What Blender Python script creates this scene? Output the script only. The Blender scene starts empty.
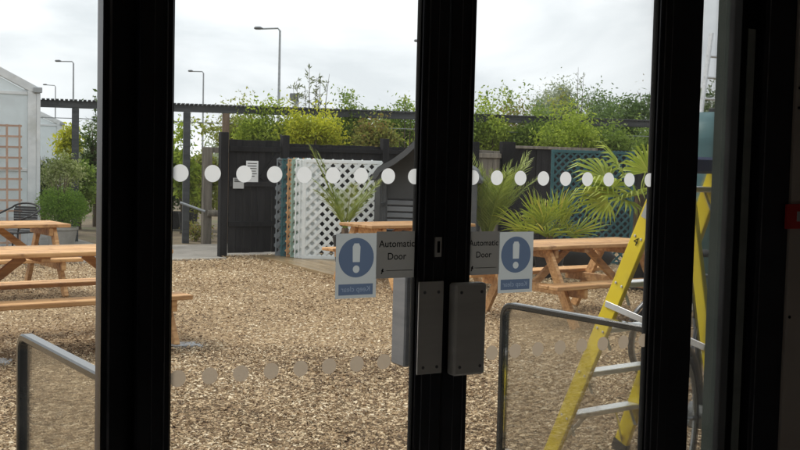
import bpy, math, random
import numpy as np
from mathutils import Vector, Matrix
from mathutils.geometry import tessellate_polygon

# ------------------------------------------------------------------ camera, sky, sun, exposure
SC = bpy.context.scene
COL = SC.collection
F_PX, PITCH, ROLL, EYE = 1102.5, 0.0593, 0.0238, 1.554      # for an 800 x 450 picture
_f = Vector((0, math.cos(PITCH), -math.sin(PITCH)))
_u = Vector((0, math.sin(PITCH), math.cos(PITCH)))
CR = math.cos(ROLL) * Vector((1, 0, 0)) + math.sin(ROLL) * _u
CU = -math.sin(ROLL) * Vector((1, 0, 0)) + math.cos(ROLL) * _u
cam_d = bpy.data.cameras.new('camera')
cam_d.sensor_width = 36.0
cam_d.lens = F_PX / 800.0 * 36.0
cam_d.clip_start, cam_d.clip_end = 0.05, 2000
cam = bpy.data.objects.new('camera', cam_d)
COL.objects.link(cam)
_m = Matrix((CR, CU, -_f)).transposed().to_4x4()
_m.translation = Vector((0, 0, EYE))
cam.matrix_world = _m
SC.camera = cam

SUN_EL, SUN_AZ = math.radians(50), math.radians(-62)         # azimuth from +Y towards +X: veiled sun over the garden, to the left
sun_dir = Vector((math.sin(SUN_AZ) * math.cos(SUN_EL), math.cos(SUN_AZ) * math.cos(SUN_EL), math.sin(SUN_EL)))
W = bpy.data.worlds.new('World')
SC.world = W
W.use_nodes = True
wn, wl = W.node_tree.nodes, W.node_tree.links
wn.clear()
w_out = wn.new('ShaderNodeOutputWorld')
sky = wn.new('ShaderNodeTexSky')
sky.sky_type = 'NISHITA'
sky.sun_disc = False
sky.sun_elevation = SUN_EL
sky.sun_rotation = SUN_AZ
sky.dust_density = 4
bg1 = wn.new('ShaderNodeBackground')
bg1.inputs[1].default_value = 0.06
wl.new(sky.outputs[0], bg1.inputs[0])
# the cloud layer: an even grey sheet with soft lighter and darker billows, the same in every direction
tc = wn.new('ShaderNodeTexCoord')
mp = wn.new('ShaderNodeMapping')
mp.inputs['Scale'].default_value = (3.0, 3.0, 9.0)
mp.inputs['Location'].default_value = (1.3, 0.4, 2.2)
wl.new(tc.outputs['Generated'], mp.inputs[0])
nz = wn.new('ShaderNodeTexNoise')
nz.inputs['Scale'].default_value = 1.1
nz.inputs['Detail'].default_value = 6
nz.inputs['Roughness'].default_value = 0.52
nz.inputs['Distortion'].default_value = 0.4
wl.new(mp.outputs[0], nz.inputs[0])
cr = wn.new('ShaderNodeValToRGB')
cr.color_ramp.elements[0].position = 0.36
cr.color_ramp.elements[0].color = (0.585, 0.62, 0.645, 1)
cr.color_ramp.elements[1].position = 0.64
cr.color_ramp.elements[1].color = (0.95, 0.97, 0.98, 1)
wl.new(nz.outputs[0], cr.inputs[0])
bg2 = wn.new('ShaderNodeBackground')
bg2.inputs[1].default_value = 0.84
wl.new(cr.outputs[0], bg2.inputs[0])
mixw = wn.new('ShaderNodeMixShader')
mixw.inputs[0].default_value = 0.93
wl.new(bg1.outputs[0], mixw.inputs[1])
wl.new(bg2.outputs[0], mixw.inputs[2])
wl.new(mixw.outputs[0], w_out.inputs[0])

sun_d = bpy.data.lights.new('sun', 'SUN')
sun_d.energy = 1.4
sun_d.angle = math.radians(14)
sun_d.color = (1.0, 0.95, 0.87)
sun = bpy.data.objects.new('sun', sun_d)
COL.objects.link(sun)
sun.rotation_euler = sun_dir.to_track_quat('Z', 'Y').to_euler()
sun.location = (0, 0, 30)

SC.view_settings.view_transform = 'Standard'
SC.view_settings.look = 'None'
SC.view_settings.exposure = 0.88
SC.view_settings.gamma = 1.0
SC.view_settings.use_curve_mapping = False
SC.render.engine = 'CYCLES'
SC.cycles.transparent_max_bounces = 24
SC.cycles.max_bounces = 8
SC.cycles.use_denoising = True
SC.cycles.sample_clamp_indirect = 6

R = random.Random(7)
NR = np.random.default_rng(11)
pi = math.pi


# ------------------------------------------------------------------ pixels of the 800 x 450 photograph to places
def ray(x, y):
    return _f * F_PX + CR * (x - 400) - CU * (y - 225)


def G(x, y, z=0.0):
    d = ray(x, y)
    return Vector((0, 0, EYE)) + d * ((z - EYE) / d.z)


def AT(x, y, D):
    d = ray(x, y)
    return Vector((0, 0, EYE)) + d * (D / d.y)


PHI, DOOR = 0.5277, 3.08
EV = Vector((math.cos(PHI), math.sin(PHI), 0))
NV = Vector((-math.sin(PHI), math.cos(PHI), 0))


def DP(t, o=0.0, z=0.0):                       # along the door wall, outwards from it, up
    return EV * t + NV * (DOOR + o) + Vector((0, 0, z))


def on_door(x, y, o=0.0):
    d = ray(x, y)
    q = Vector((0, 0, EYE)) + d * ((DOOR + o) / d.dot(NV))
    return q.dot(EV), q.z


# ------------------------------------------------------------------ materials
MATS = {}


def newmat(name):
    m = bpy.data.materials.new(name)
    m.use_nodes = True
    nt = m.node_tree
    nt.nodes.clear()
    out = nt.nodes.new('ShaderNodeOutputMaterial')
    MATS[name] = m
    return m, nt.nodes, nt.links, out


def rgb(c):
    return (c[0], c[1], c[2], 1)


def mat(name, c1, c2=None, scale=(4, 4, 4), rough=0.7, metal=0.0, bump=0.0, detail=5, rnd=0.0, spec=0.4, lo=0.35, hi=0.65,
        c3=None, s3=14.0):
    m, n, l, out = newmat(name)
    p = n.new('ShaderNodeBsdfPrincipled')
    l.new(p.outputs[0], out.inputs[0])
    p.inputs['Roughness'].default_value = rough
    p.inputs['Metallic'].default_value = metal
    p.inputs['Specular IOR Level'].default_value = spec
    c2 = c2 or tuple(min(1, v * 1.25) for v in c1)
    t = n.new('ShaderNodeTexCoord')
    oi = n.new('ShaderNodeObjectInfo')
    ad = n.new('ShaderNodeVectorMath')
    ad.operation = 'MULTIPLY_ADD'
    ad.inputs[1].default_value = (1, 1, 1)
    sc = n.new('ShaderNodeVectorMath')
    sc.operation = 'SCALE'
    sc.inputs[0].default_value = (37.0, 23.0, 51.0)
    l.new(oi.outputs['Random'], sc.inputs['Scale'])
    l.new(t.outputs['Object'], ad.inputs[0])
    l.new(sc.outputs[0], ad.inputs[2])
    mpn = n.new('ShaderNodeMapping')
    mpn.inputs['Scale'].default_value = scale
    l.new(ad.outputs[0], mpn.inputs[0])
    no = n.new('ShaderNodeTexNoise')
    no.inputs['Scale'].default_value = 1.0
    no.inputs['Detail'].default_value = detail
    no.inputs['Roughness'].default_value = 0.6
    l.new(mpn.outputs[0], no.inputs[0])
    r = n.new('ShaderNodeValToRGB')
    r.color_ramp.elements[0].position = lo
    r.color_ramp.elements[0].color = rgb(c1)
    r.color_ramp.elements[1].position = hi
    r.color_ramp.elements[1].color = rgb(c2)
    l.new(no.outputs[0], r.inputs[0])
    colr = r.outputs[0]
    if c3:
        n3 = n.new('ShaderNodeTexNoise')
        n3.inputs['Scale'].default_value = s3
        n3.inputs['Detail'].default_value = 4
        l.new(ad.outputs[0], n3.inputs[0])
        r3 = n.new('ShaderNodeMapRange')
        r3.inputs[1].default_value = 0.55
        r3.inputs[2].default_value = 0.72
        l.new(n3.outputs[0], r3.inputs[0])
        mx = n.new('ShaderNodeMixRGB')
        mx.inputs[2].default_value = rgb(c3)
        l.new(r3.outputs[0], mx.inputs[0])
        l.new(colr, mx.inputs[1])
        colr = mx.outputs[0]
    if rnd:
        hs = n.new('ShaderNodeHueSaturation')
        mr = n.new('ShaderNodeMapRange')
        mr.inputs[3].default_value = 1 - rnd
        mr.inputs[4].default_value = 1 + rnd
        l.new(oi.outputs['Random'], mr.inputs[0])
        l.new(mr.outputs[0], hs.inputs['Value'])
        l.new(colr, hs.inputs['Color'])
        colr = hs.outputs[0]
    l.new(colr, p.inputs['Base Color'])
    if bump:
        b = n.new('ShaderNodeBump')
        b.inputs['Strength'].default_value = bump
        b.inputs['Distance'].default_value = 0.01
        l.new(no.outputs[0], b.inputs['Height'])
        l.new(b.outputs[0], p.inputs['Normal'])
    return m


def leafmat(name, cols, trans=0.5, rough=0.55, big=1.2):
    """leaf colours picked per leaf, with slow drifts through the crown; some light passes through"""
    m, n, l, out = newmat(name)
    g = n.new('ShaderNodeNewGeometry')
    r = n.new('ShaderNodeValToRGB')
    el = r.color_ramp.elements
    while len(el) < len(cols):
        el.new(0.5)
    for i, c in enumerate(cols):
        el[i].position = i / max(1, len(cols) - 1)
        el[i].color = rgb(c)
    no = n.new('ShaderNodeTexNoise')
    no.inputs['Scale'].default_value = big
    no.inputs['Detail'].default_value = 3
    t = n.new('ShaderNodeTexCoord')
    l.new(t.outputs['Object'], no.inputs[0])
    a = n.new('ShaderNodeMath')
    a.operation = 'MULTIPLY_ADD'
    l.new(g.outputs['Random Per Island'], a.inputs[0])
    a.inputs[1].default_value = 0.55
    b = n.new('ShaderNodeMath')
    b.operation = 'MULTIPLY_ADD'
    l.new(no.outputs[0], b.inputs[0])
    b.inputs[1].default_value = 1.1
    b.inputs[2].default_value = -0.33
    l.new(b.outputs[0], a.inputs[2])
    l.new(a.outputs[0], r.inputs[0])
    p = n.new('ShaderNodeBsdfPrincipled')
    p.inputs['Roughness'].default_value = rough
    p.inputs['Specular IOR Level'].default_value = 0.3
    l.new(r.outputs[0], p.inputs['Base Color'])
    tr = n.new('ShaderNodeBsdfTranslucent')
    l.new(r.outputs[0], tr.inputs[0])
    mx = n.new('ShaderNodeMixShader')
    mx.inputs[0].default_value = trans
    l.new(p.outputs[0], mx.inputs[1])
    l.new(tr.outputs[0], mx.inputs[2])
    l.new(mx.outputs[0], out.inputs[0])
    return m


def glassmat(name, tint=(0.93, 0.96, 0.95), haze=0.0, hazecol=(0.8, 0.8, 0.8), rough=0.0, refl=1.0, var=0.6):
    m, n, l, out = newmat(name)
    tr = n.new('ShaderNodeBsdfTransparent')
    tr.inputs[0].default_value = rgb(tint)
    gl = n.new('ShaderNodeBsdfGlossy')
    gl.inputs['Roughness'].default_value = rough
    fr = n.new('ShaderNodeFresnel')
    fr.inputs[0].default_value = 1.45
    mu = n.new('ShaderNodeMath')
    mu.operation = 'MULTIPLY'
    mu.inputs[1].default_value = 0.55 * refl
    l.new(fr.outputs[0], mu.inputs[0])
    mx = n.new('ShaderNodeMixShader')
    l.new(mu.outputs[0], mx.inputs[0])
    l.new(tr.outputs[0], mx.inputs[1])
    l.new(gl.outputs[0], mx.inputs[2])
    last = mx
    if haze:
        df = n.new('ShaderNodeBsdfTranslucent')
        df.inputs[0].default_value = rgb(hazecol)
        d2 = n.new('ShaderNodeBsdfDiffuse')
        d2.inputs[0].default_value = rgb(hazecol)
        m2 = n.new('ShaderNodeMixShader')
        m2.inputs[0].default_value = 0.5
        l.new(df.outputs[0], m2.inputs[1])
        l.new(d2.outputs[0], m2.inputs[2])
        no = n.new('ShaderNodeTexNoise')
        no.inputs['Scale'].default_value = 6
        no.inputs['Detail'].default_value = 6
        t = n.new('ShaderNodeTexCoord')
        l.new(t.outputs['Object'], no.inputs[0])
        mr = n.new('ShaderNodeMapRange')
        mr.inputs[3].default_value = haze * (1 - var)
        mr.inputs[4].default_value = haze * (1 + var)
        l.new(no.outputs[0], mr.inputs[0])
        m3 = n.new('ShaderNodeMixShader')
        l.new(mr.outputs[0], m3.inputs[0])
        l.new(mx.outputs[0], m3.inputs[1])
        l.new(m2.outputs[0], m3.inputs[2])
        last = m3
    l.new(last.outputs[0], out.inputs[0])
    return m


def filmmat(name, col, trans=0.85):
    """thin vinyl film stuck on glass: daylight shines through it"""
    m, n, l, out = newmat(name)
    a = n.new('ShaderNodeBsdfTranslucent')
    a.inputs[0].default_value = rgb(col)
    b = n.new('ShaderNodeBsdfDiffuse')
    b.inputs[0].default_value = rgb(col)
    mx = n.new('ShaderNodeMixShader')
    mx.inputs[0].default_value = trans
    l.new(b.outputs[0], mx.inputs[1])
    l.new(a.outputs[0], mx.inputs[2])
    l.new(mx.outputs[0], out.inputs[0])
    return m


mat('black_frame', (0.015, 0.015, 0.021), (0.024, 0.024, 0.032), (2, 2, 6), rough=0.36, spec=0.4)
mat('highlight_metal', (0.16, 0.16, 0.18), (0.24, 0.24, 0.26), (2, 2, 9), rough=0.3, metal=0.5)  # pale tone paints a sheen along the black profile edges; screws share it
mat('strip_grey', (0.20, 0.22, 0.21), (0.25, 0.27, 0.26), (3, 3, 9), rough=0.5)
mat('gasket', (0.006, 0.006, 0.006), (0.01, 0.01, 0.01), rough=0.8, spec=0.1)
mat('handle_metal', (0.20, 0.21, 0.23), (0.26, 0.27, 0.29), (3, 3, 30), rough=0.42, metal=0.5)
mat('handle_cover', (0.70, 0.68, 0.66), (0.78, 0.76, 0.74), (3, 3, 20), rough=0.5)
mat('dark_wall', (0.52, 0.46, 0.42), (0.60, 0.54, 0.50), (1.5, 1.5, 1.5), rough=0.85, bump=0.05)
mat('dark_ceiling', (0.66, 0.66, 0.65), (0.72, 0.72, 0.71), rough=0.9)
mat('floor_mat', (0.26, 0.25, 0.235), (0.34, 0.33, 0.31), (60, 60, 60), rough=0.95, bump=0.2)
mat('render_wall', (0.10, 0.105, 0.10), (0.13, 0.135, 0.125), (2, 2, 2), rough=0.9, bump=0.1)
mat('side_panel', (0.030, 0.044, 0.036), (0.042, 0.056, 0.045), (2.2, 2.2, 1.2), rough=0.75, spec=0.12)
glassmat('door_glass', tint=(0.985, 0.99, 0.988), haze=0.013, hazecol=(0.8, 0.82, 0.84), var=0.9)
glassmat('barrier_glass', tint=(0.975, 0.98, 0.97), haze=0.008, hazecol=(0.75, 0.72, 0.66), rough=0.02)
glassmat('pane_glass', tint=(0.80, 0.84, 0.85), haze=0.62, hazecol=(0.92, 0.95, 0.96), rough=0.1, var=0.12)
filmmat('dot_white', (0.95, 0.98, 1.0), 0.96)
filmmat('dot_ground_light', (0.46, 0.38, 0.29), 0.95)  # beige puts the ground light behind the lower film into its colour
filmmat('sign_back', (0.37, 0.40, 0.41), 0.9)
filmmat('sign_blue', (0.085, 0.118, 0.185), 0.9)
filmmat('sign_mark', (0.42, 0.455, 0.465), 0.9)
filmmat('sign_faint', (0.20, 0.25, 0.33), 0.9)
filmmat('plate_grey', (0.125, 0.122, 0.115), 0.8)
filmmat('ink_black', (0.006, 0.006, 0.008), 0.3)
filmmat('ink_grey', (0.12, 0.12, 0.115), 0.7)
mat('red_sign', (0.55, 0.03, 0.03), (0.62, 0.045, 0.045), rough=0.5)
mat('white_paint', (0.70, 0.71, 0.70), (0.80, 0.80, 0.79), (3, 3, 3), rough=0.6)
mat('barrier_metal', (0.010, 0.012, 0.013), (0.022, 0.025, 0.026), (9, 9, 9), rough=0.10, spec=0.5)
# garden
mat('picnic_wood', (0.40, 0.195, 0.070), (0.66, 0.40, 0.18), (1.6, 30, 30), rough=0.6, bump=0.4, rnd=0.22, c3=(0.30, 0.15, 0.065), s3=9)
mat('black_timber', (0.009, 0.009, 0.010), (0.021, 0.020, 0.021), (18, 18, 1.6), rough=0.8, bump=0.4, rnd=0.3, spec=0.2)
mat('grey_timber', (0.13, 0.115, 0.095), (0.25, 0.22, 0.18), (16, 16, 1.6), rough=0.9, bump=0.5, rnd=0.15)
mat('beam_timber', (0.05, 0.053, 0.055), (0.09, 0.093, 0.095), (2, 16, 16), rough=0.85, bump=0.4, rnd=0.1)
mat('brown_timber', (0.16, 0.11, 0.075), (0.24, 0.17, 0.12), (14, 14, 2), rough=0.9, bump=0.4, rnd=0.1)
mat('arbour_paint', (0.070, 0.075, 0.080), (0.092, 0.097, 0.103), (3, 3, 12), rough=0.6, bump=0.1, rnd=0.06)
mat('arbour_slat', (0.20, 0.21, 0.22), (0.25, 0.26, 0.27), (2, 14, 14), rough=0.6, rnd=0.08)
mat('lattice_white', (0.72, 0.76, 0.76), (0.82, 0.85, 0.84), (6, 6, 6), rough=0.55, rnd=0.05)
mat('lattice_grey', (0.13, 0.15, 0.165), (0.19, 0.21, 0.225), (6, 6, 6), rough=0.6)
mat('lattice_teal', (0.022, 0.085, 0.098), (0.040, 0.125, 0.138), (6, 6, 6), rough=0.55, rnd=0.05)
mat('lattice_tan', (0.48, 0.25, 0.11), (0.62, 0.36, 0.18), (6, 6, 6), rough=0.7)
mat('lattice_sage', (0.27, 0.38, 0.31), (0.36, 0.47, 0.39), (6, 6, 6), rough=0.6)
mat('trellis_brown', (0.40, 0.26, 0.19), (0.50, 0.34, 0.25), (8, 8, 8), rough=0.8, rnd=0.1)
mat('white_frame', (0.60, 0.63, 0.64), (0.74, 0.76, 0.76), (3, 3, 5), rough=0.5, c3=(0.50, 0.52, 0.50), s3=3)
mat('gutter_grey', (0.30, 0.32, 0.33), (0.38, 0.40, 0.41), rough=0.5)
mat('black_plastic', (0.012, 0.012, 0.013), (0.022, 0.022, 0.024), (5, 5, 5), rough=0.55)
mat('black_weave', (0.022, 0.022, 0.024), (0.05, 0.05, 0.052), (60, 60, 60), rough=0.6, bump=0.4)
mat('pot_clay', (0.30, 0.28, 0.25), (0.38, 0.36, 0.32), (6, 6, 6), rough=0.8)
mat('bark', (0.07, 0.05, 0.035), (0.14, 0.105, 0.075), (20, 20, 5), rough=0.95, bump=0.6)
mat('bark_pale', (0.20, 0.17, 0.13), (0.30, 0.26, 0.20), (20, 20, 5), rough=0.95, bump=0.5)
mat('palm_fibre', (0.07, 0.045, 0.028), (0.18, 0.12, 0.075), (40, 40, 12), rough=0.95, bump=0.8)
mat('galvanised', (0.30, 0.32, 0.33), (0.42, 0.44, 0.45), (10, 10, 10), rough=0.5, metal=0.4)
mat('lamp_head', (0.16, 0.17, 0.18), (0.22, 0.23, 0.24), rough=0.5)
mat('ladder_yellow', (0.84, 0.64, 0.012), (0.92, 0.72, 0.02), (5, 5, 5), rough=0.42, c3=(0.66, 0.50, 0.03), s3=7)
mat('ladder_aluminium', (0.70, 0.71, 0.72), (0.82, 0.83, 0.84), (4, 30, 30), rough=0.35, metal=0.5)
mat('ladder_blue', (0.03, 0.06, 0.22), (0.05, 0.08, 0.28), rough=0.45)
mat('rubber', (0.012, 0.012, 0.012), (0.022, 0.022, 0.022), (20, 20, 20), rough=0.8)
mat('bike_frame', (0.05, 0.055, 0.06), (0.07, 0.075, 0.08), rough=0.3, spec=0.6)
mat('paper', (0.72, 0.74, 0.75), (0.78, 0.79, 0.80), rough=0.8)
mat('paper_grey', (0.46, 0.47, 0.47), (0.54, 0.55, 0.55), rough=0.6)
mat('tank_teal', (0.05, 0.135, 0.15), (0.08, 0.18, 0.19), (2, 2, 6), rough=0.4)
mat('orange_tag', (0.60, 0.12, 0.03), (0.70, 0.18, 0.05), rough=0.6)
mat('wet_board', (0.24, 0.165, 0.085), (0.34, 0.25, 0.14), (2.0, 9, 9), rough=0.3, bump=0.1, rnd=0.12)
mat('paving', (0.17, 0.155, 0.135), (0.26, 0.24, 0.21), (1.7, 1.7, 1.7), rough=0.7, bump=0.15, c3=(0.12, 0.108, 0.09), s3=2.5)
mat('kerb_stone', (0.27, 0.25, 0.22), (0.36, 0.34, 0.30), (5, 5, 5), rough=0.85, bump=0.2)
mat('pad_grey', (0.30, 0.31, 0.32), (0.44, 0.45, 0.45), (12, 12, 12), rough=0.7, bump=0.3)
mat('soil', (0.075, 0.055, 0.035), (0.16, 0.125, 0.075), (1.4, 1.4, 1.4), rough=0.95, bump=0.4, c3=(0.07, 0.085, 0.03), s3=0.6)
mat('far_asphalt', (0.10, 0.10, 0.10), (0.14, 0.14, 0.14), rough=0.9)
# wood chips
m, n, l, out = newmat('chip')
p = n.new('ShaderNodeBsdfPrincipled')
p.inputs['Roughness'].default_value = 0.8
p.inputs['Specular IOR Level'].default_value = 0.25
g = n.new('ShaderNodeNewGeometry')
r = n.new('ShaderNodeValToRGB')
cc = [(0.0, (0.07, 0.040, 0.020)), (0.14, (0.17, 0.10, 0.05)), (0.38, (0.36, 0.245, 0.135)), (0.62, (0.50, 0.37, 0.22)),
      (0.85, (0.63, 0.50, 0.325)), (1.0, (0.76, 0.65, 0.47))]
while len(r.color_ramp.elements) < len(cc):
    r.color_ramp.elements.new(0.5)
for el, (q, c) in zip(r.color_ramp.elements, cc):
    el.position = q
    el.color = rgb(c)
t = n.new('ShaderNodeTexCoord')
no = n.new('ShaderNodeTexNoise')
no.inputs['Scale'].default_value = 0.7
no.inputs['Detail'].default_value = 7
l.new(t.outputs['Object'], no.inputs[0])
ma = n.new('ShaderNodeMath')
ma.operation = 'MULTIPLY_ADD'
l.new(no.outputs[0], ma.inputs[0])
ma.inputs[1].default_value = 1.0
ma.inputs[2].default_value = -0.52
mb = n.new('ShaderNodeMath')
l.new(g.outputs['Random Per Island'], mb.inputs[0])
l.new(ma.outputs[0], mb.inputs[1])
l.new(mb.outputs[0], r.inputs[0])
l.new(r.outputs[0], p.inputs['Base Color'])
l.new(p.outputs[0], out.inputs[0])
mat('chip_bed', (0.10, 0.06, 0.03), (0.50, 0.36, 0.20), (34, 34, 34), rough=0.95, bump=0.8, detail=8, lo=0.36, hi=0.60)

leafmat('leaf_yellow', [(0.176, 0.209, 0.017), (0.352, 0.396, 0.028), (0.550, 0.550, 0.044), (0.682, 0.627, 0.077)])
leafmat('leaf_green', [(0.066, 0.118, 0.018), (0.146, 0.225, 0.033), (0.251, 0.344, 0.060), (0.370, 0.450, 0.106)])
leafmat('leaf_lime', [(0.127, 0.190, 0.020), (0.253, 0.342, 0.038), (0.405, 0.493, 0.063), (0.531, 0.582, 0.114)])
leafmat('leaf_dark', [(0.03, 0.055, 0.015), (0.055, 0.09, 0.022), (0.09, 0.135, 0.034), (0.14, 0.19, 0.055)])
leafmat('leaf_box', [(0.084, 0.156, 0.022), (0.144, 0.252, 0.034), (0.216, 0.348, 0.048), (0.312, 0.432, 0.072)], big=5)
leafmat('leaf_variegated', [(0.12, 0.18, 0.04), (0.28, 0.34, 0.09), (0.50, 0.54, 0.25), (0.68, 0.68, 0.42)], big=3)
leafmat('leaf_olive', [(0.141, 0.129, 0.039), (0.245, 0.258, 0.052), (0.347, 0.399, 0.071), (0.463, 0.412, 0.116)])
leafmat('leaf_russet', [(0.176, 0.083, 0.039), (0.253, 0.187, 0.050), (0.231, 0.275, 0.050), (0.396, 0.374, 0.099)])
leafmat('leaf_far_hazed', [(0.204, 0.240, 0.156), (0.288, 0.336, 0.216), (0.372, 0.420, 0.276), (0.444, 0.480, 0.336)], trans=0.5)  # paled: the haze veil over the far trees is in the colour
leafmat('leaf_hedge', [(0.057, 0.103, 0.034), (0.098, 0.161, 0.046), (0.149, 0.230, 0.063), (0.218, 0.310, 0.092)])
leafmat('leaf_willow', [(0.12, 0.14, 0.08), (0.18, 0.21, 0.11), (0.26, 0.29, 0.16), (0.32, 0.34, 0.21)])
leafmat('palm_green', [(0.11, 0.15, 0.025), (0.21, 0.27, 0.045), (0.32, 0.38, 0.08), (0.45, 0.48, 0.15)], trans=0.3, rough=0.45, big=3)
leafmat('palm_yellow', [(0.13, 0.18, 0.02), (0.25, 0.32, 0.035), (0.38, 0.42, 0.05), (0.55, 0.45, 0.09)], trans=0.35, rough=0.45, big=3)
leafmat('palm_bright', [(0.18, 0.25, 0.03), (0.32, 0.40, 0.05), (0.46, 0.52, 0.09), (0.58, 0.60, 0.15)], trans=0.35, rough=0.45, big=3)


# ------------------------------------------------------------------ mesh helpers
class MB:
    def __init__(s):
        s.v, s.f = [], []

    def add(s, vs, fs):
        k = len(s.v)
        s.v += [tuple(q) for q in vs]
        s.f += [tuple(i + k for i in q) for q in fs]
        return s

    def box(s, x0, x1, y0, y1, z0, z1):
        v = [(x, y, z) for z in (z0, z1) for y in (y0, y1) for x in (x0, x1)]
        return s.add(v, [(0, 2, 3, 1), (4, 5, 7, 6), (0, 1, 5, 4), (2, 6, 7, 3), (0, 4, 6, 2), (1, 3, 7, 5)])

    def cbox(s, x0, x1, y0, y1, z0, z1, c=0.004):
        """box with chamfered edges"""
        cx, cy, cz = (x0 + x1) / 2, (y0 + y1) / 2, (z0 + z1) / 2
        hx, hy, hz = abs(x1 - x0) / 2, abs(y1 - y0) / 2, abs(z1 - z0) / 2
        c = min(c, hx * 0.45, hy * 0.45, hz * 0.45)
        v, ix = [], {}
        for sx in (-1, 1):
            for sy in (-1, 1):
                for sz in (-1, 1):
                    for ax in range(3):
                        q = [sx * (hx - c), sy * (hy - c), sz * (hz - c)]
                        q[ax] = (sx * hx, sy * hy, sz * hz)[ax]
                        ix[(sx, sy, sz, ax)] = len(v)
                        v.append((cx + q[0], cy + q[1], cz + q[2]))
        f = []
        for ax in range(3):
            a, b = (ax + 1) % 3, (ax + 2) % 3
            for sg in (-1, 1):
                ring = []
                for (p, q) in ((-1, -1), (1, -1), (1, 1), (-1, 1)):
                    k = [0, 0, 0]
                    k[ax], k[a], k[b] = sg, p, q
                    ring.append(ix[(k[0], k[1], k[2], ax)])
                f.append(tuple(ring if sg > 0 else ring[::-1]))
            # edges parallel to axis ax
            for p in (-1, 1):
                for q in (-1, 1):
                    k0, k1 = [0, 0, 0], [0, 0, 0]
                    k0[ax], k1[ax] = -1, 1
                    k0[a] = k1[a] = p
                    k0[b] = k1[b] = q
                    e = [ix[(*k0, a)], ix[(*k1, a)], ix[(*k1, b)], ix[(*k0, b)]]
                    f.append(tuple(e if p * q < 0 else e[::-1]))
        for sx in (-1, 1):
            for sy in (-1, 1):
                for sz in (-1, 1):
                    tri = [ix[(sx, sy, sz, i)] for i in range(3)]
                    f.append(tuple(tri if sx * sy * sz > 0 else tri[::-1]))
        return s.add(v, f)

    def bar(s, p0, p1, w, h, up=(0, 0, 1), c=0.003, e0=0, e1=0):
        """chamfered bar from p0 to p1, w wide sideways, h high along up"""
        p0, p1 = Vector(p0), Vector(p1)
        d = (p1 - p0)
        L = d.length
        d.normalize()
        up = Vector(up)
        side = d.cross(up)
        if side.length < 1e-5:
            side = d.cross(Vector((1, 0, 0)))
        side.normalize()
        u2 = side.cross(d)
        t = MB().cbox(-e0, L + e1, -w / 2, w / 2, -h / 2, h / 2, c)
        return s.add([p0 + d * a - side * b + u2 * q for (a, b, q) in t.v], t.f)

    def tube(s, pts, r, n=8, caps=True, ell=1.0):
        pts = [Vector(p) for p in pts]
        rs = r if isinstance(r, (list, tuple)) else [r] * len(pts)
        d = (pts[1] - pts[0]).normalized()
        ref = Vector((0, 0, 1)) if abs(d.z) < 0.9 else Vector((1, 0, 0))
        a = d.cross(ref).normalized()
        k = len(s.v)
        for i, p in enumerate(pts):
            if 0 < i < len(pts) - 1:
                d = (pts[i + 1] - pts[i - 1]).normalized()
            elif i:
                d = (pts[i] - pts[i - 1]).normalized()
            a = (a - d * a.dot(d)).normalized()
            b = d.cross(a)
            for j in range(n):
                th = 2 * pi * j / n
                s.v.append(tuple(p + a * (rs[i] * math.cos(th)) + b * (rs[i] * ell * math.sin(th))))
        for i in range(len(pts) - 1):
            for j in range(n):
                q0, q1 = k + i * n + j, k + i * n + (j + 1) % n
                s.f.append((q0, q1, q1 + n, q0 + n))
        if caps:
            s.f.append(tuple(k + j for j in range(n))[::-1])
            s.f.append(tuple(k + (len(pts) - 1) * n + j for j in range(n)))
        return s

    def lathe(s, prof, n=20, c=(0, 0, 0)):
        k = len(s.v)
        for (r, z) in prof:
            for j in range(n):
                th = 2 * pi * j / n
                s.v.append((c[0] + r * math.cos(th), c[1] + r * math.sin(th), c[2] + z))
        for i in range(len(prof) - 1):
            for j in range(n):
                q0, q1 = k + i * n + j, k + i * n + (j + 1) % n
                s.f.append((q0, q1, q1 + n, q0 + n))
        s.f.append(tuple(k + j for j in range(n))[::-1])
        s.f.append(tuple(k + (len(prof) - 1) * n + j for j in range(n)))
        return s

    def prism(s, poly, y0, y1):
        """outline in x-z, given thickness in y"""
        n = len(poly)
        v = [(x, y0, z) for x, z in poly] + [(x, y1, z) for x, z in poly]
        f = [tuple(range(n)), tuple(range(n, 2 * n))[::-1]]
        f += [((i + 1) % n, i, n + i, n + (i + 1) % n) for i in range(n)]
        return s.add(v, f)

    def disc(s, x, y, z, rx, rz, n=32):
        return s.add([(x + rx * math.cos(2 * pi * i / n), y, z + rz * math.sin(2 * pi * i / n)) for i in range(n)], [tuple(range(n))])

    def mesh(s, name):
        me = bpy.data.meshes.new(name)
        me.from_pydata(s.v, [], s.f)
        me.update()
        return me

    def build(s, name, m, parent=None, smooth=False, loc=None, rz=0.0):
        me = s.mesh(name)
        if smooth:
            me.polygons.foreach_set('use_smooth', [True] * len(me.polygons))
        return link(name, me, m, parent, loc, rz)


def link(name, me, m, parent=None, loc=None, rz=0.0):
    if m and not me.materials:
        me.materials.append(MATS[m])
    o = bpy.data.objects.new(name, me)
    COL.objects.link(o)
    if parent:
        o.parent = parent
    if loc is not None:
        o.location = loc
    if rz:
        o.rotation_euler = (0, 0, rz)
    return o


def tag(o, label=None, cat=None, group=None, kind=None):
    if label:
        o['label'] = label
    if cat:
        o['category'] = cat
    if group:
        o['group'] = group
    if kind:
        o['kind'] = kind
    return o


def empty(name, loc, rz=0.0, label=None, cat=None, group=None):
    o = bpy.data.objects.new(name, None)
    COL.objects.link(o)
    o.location = loc
    o.rotation_euler = (0, 0, rz)
    return tag(o, label, cat, group)


def copy_tree(o, parent=None):
    c = o.copy()
    COL.objects.link(c)
    if parent:
        c.parent = parent
    for ch in list(o.children):
        copy_tree(ch, c)
    return c


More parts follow.
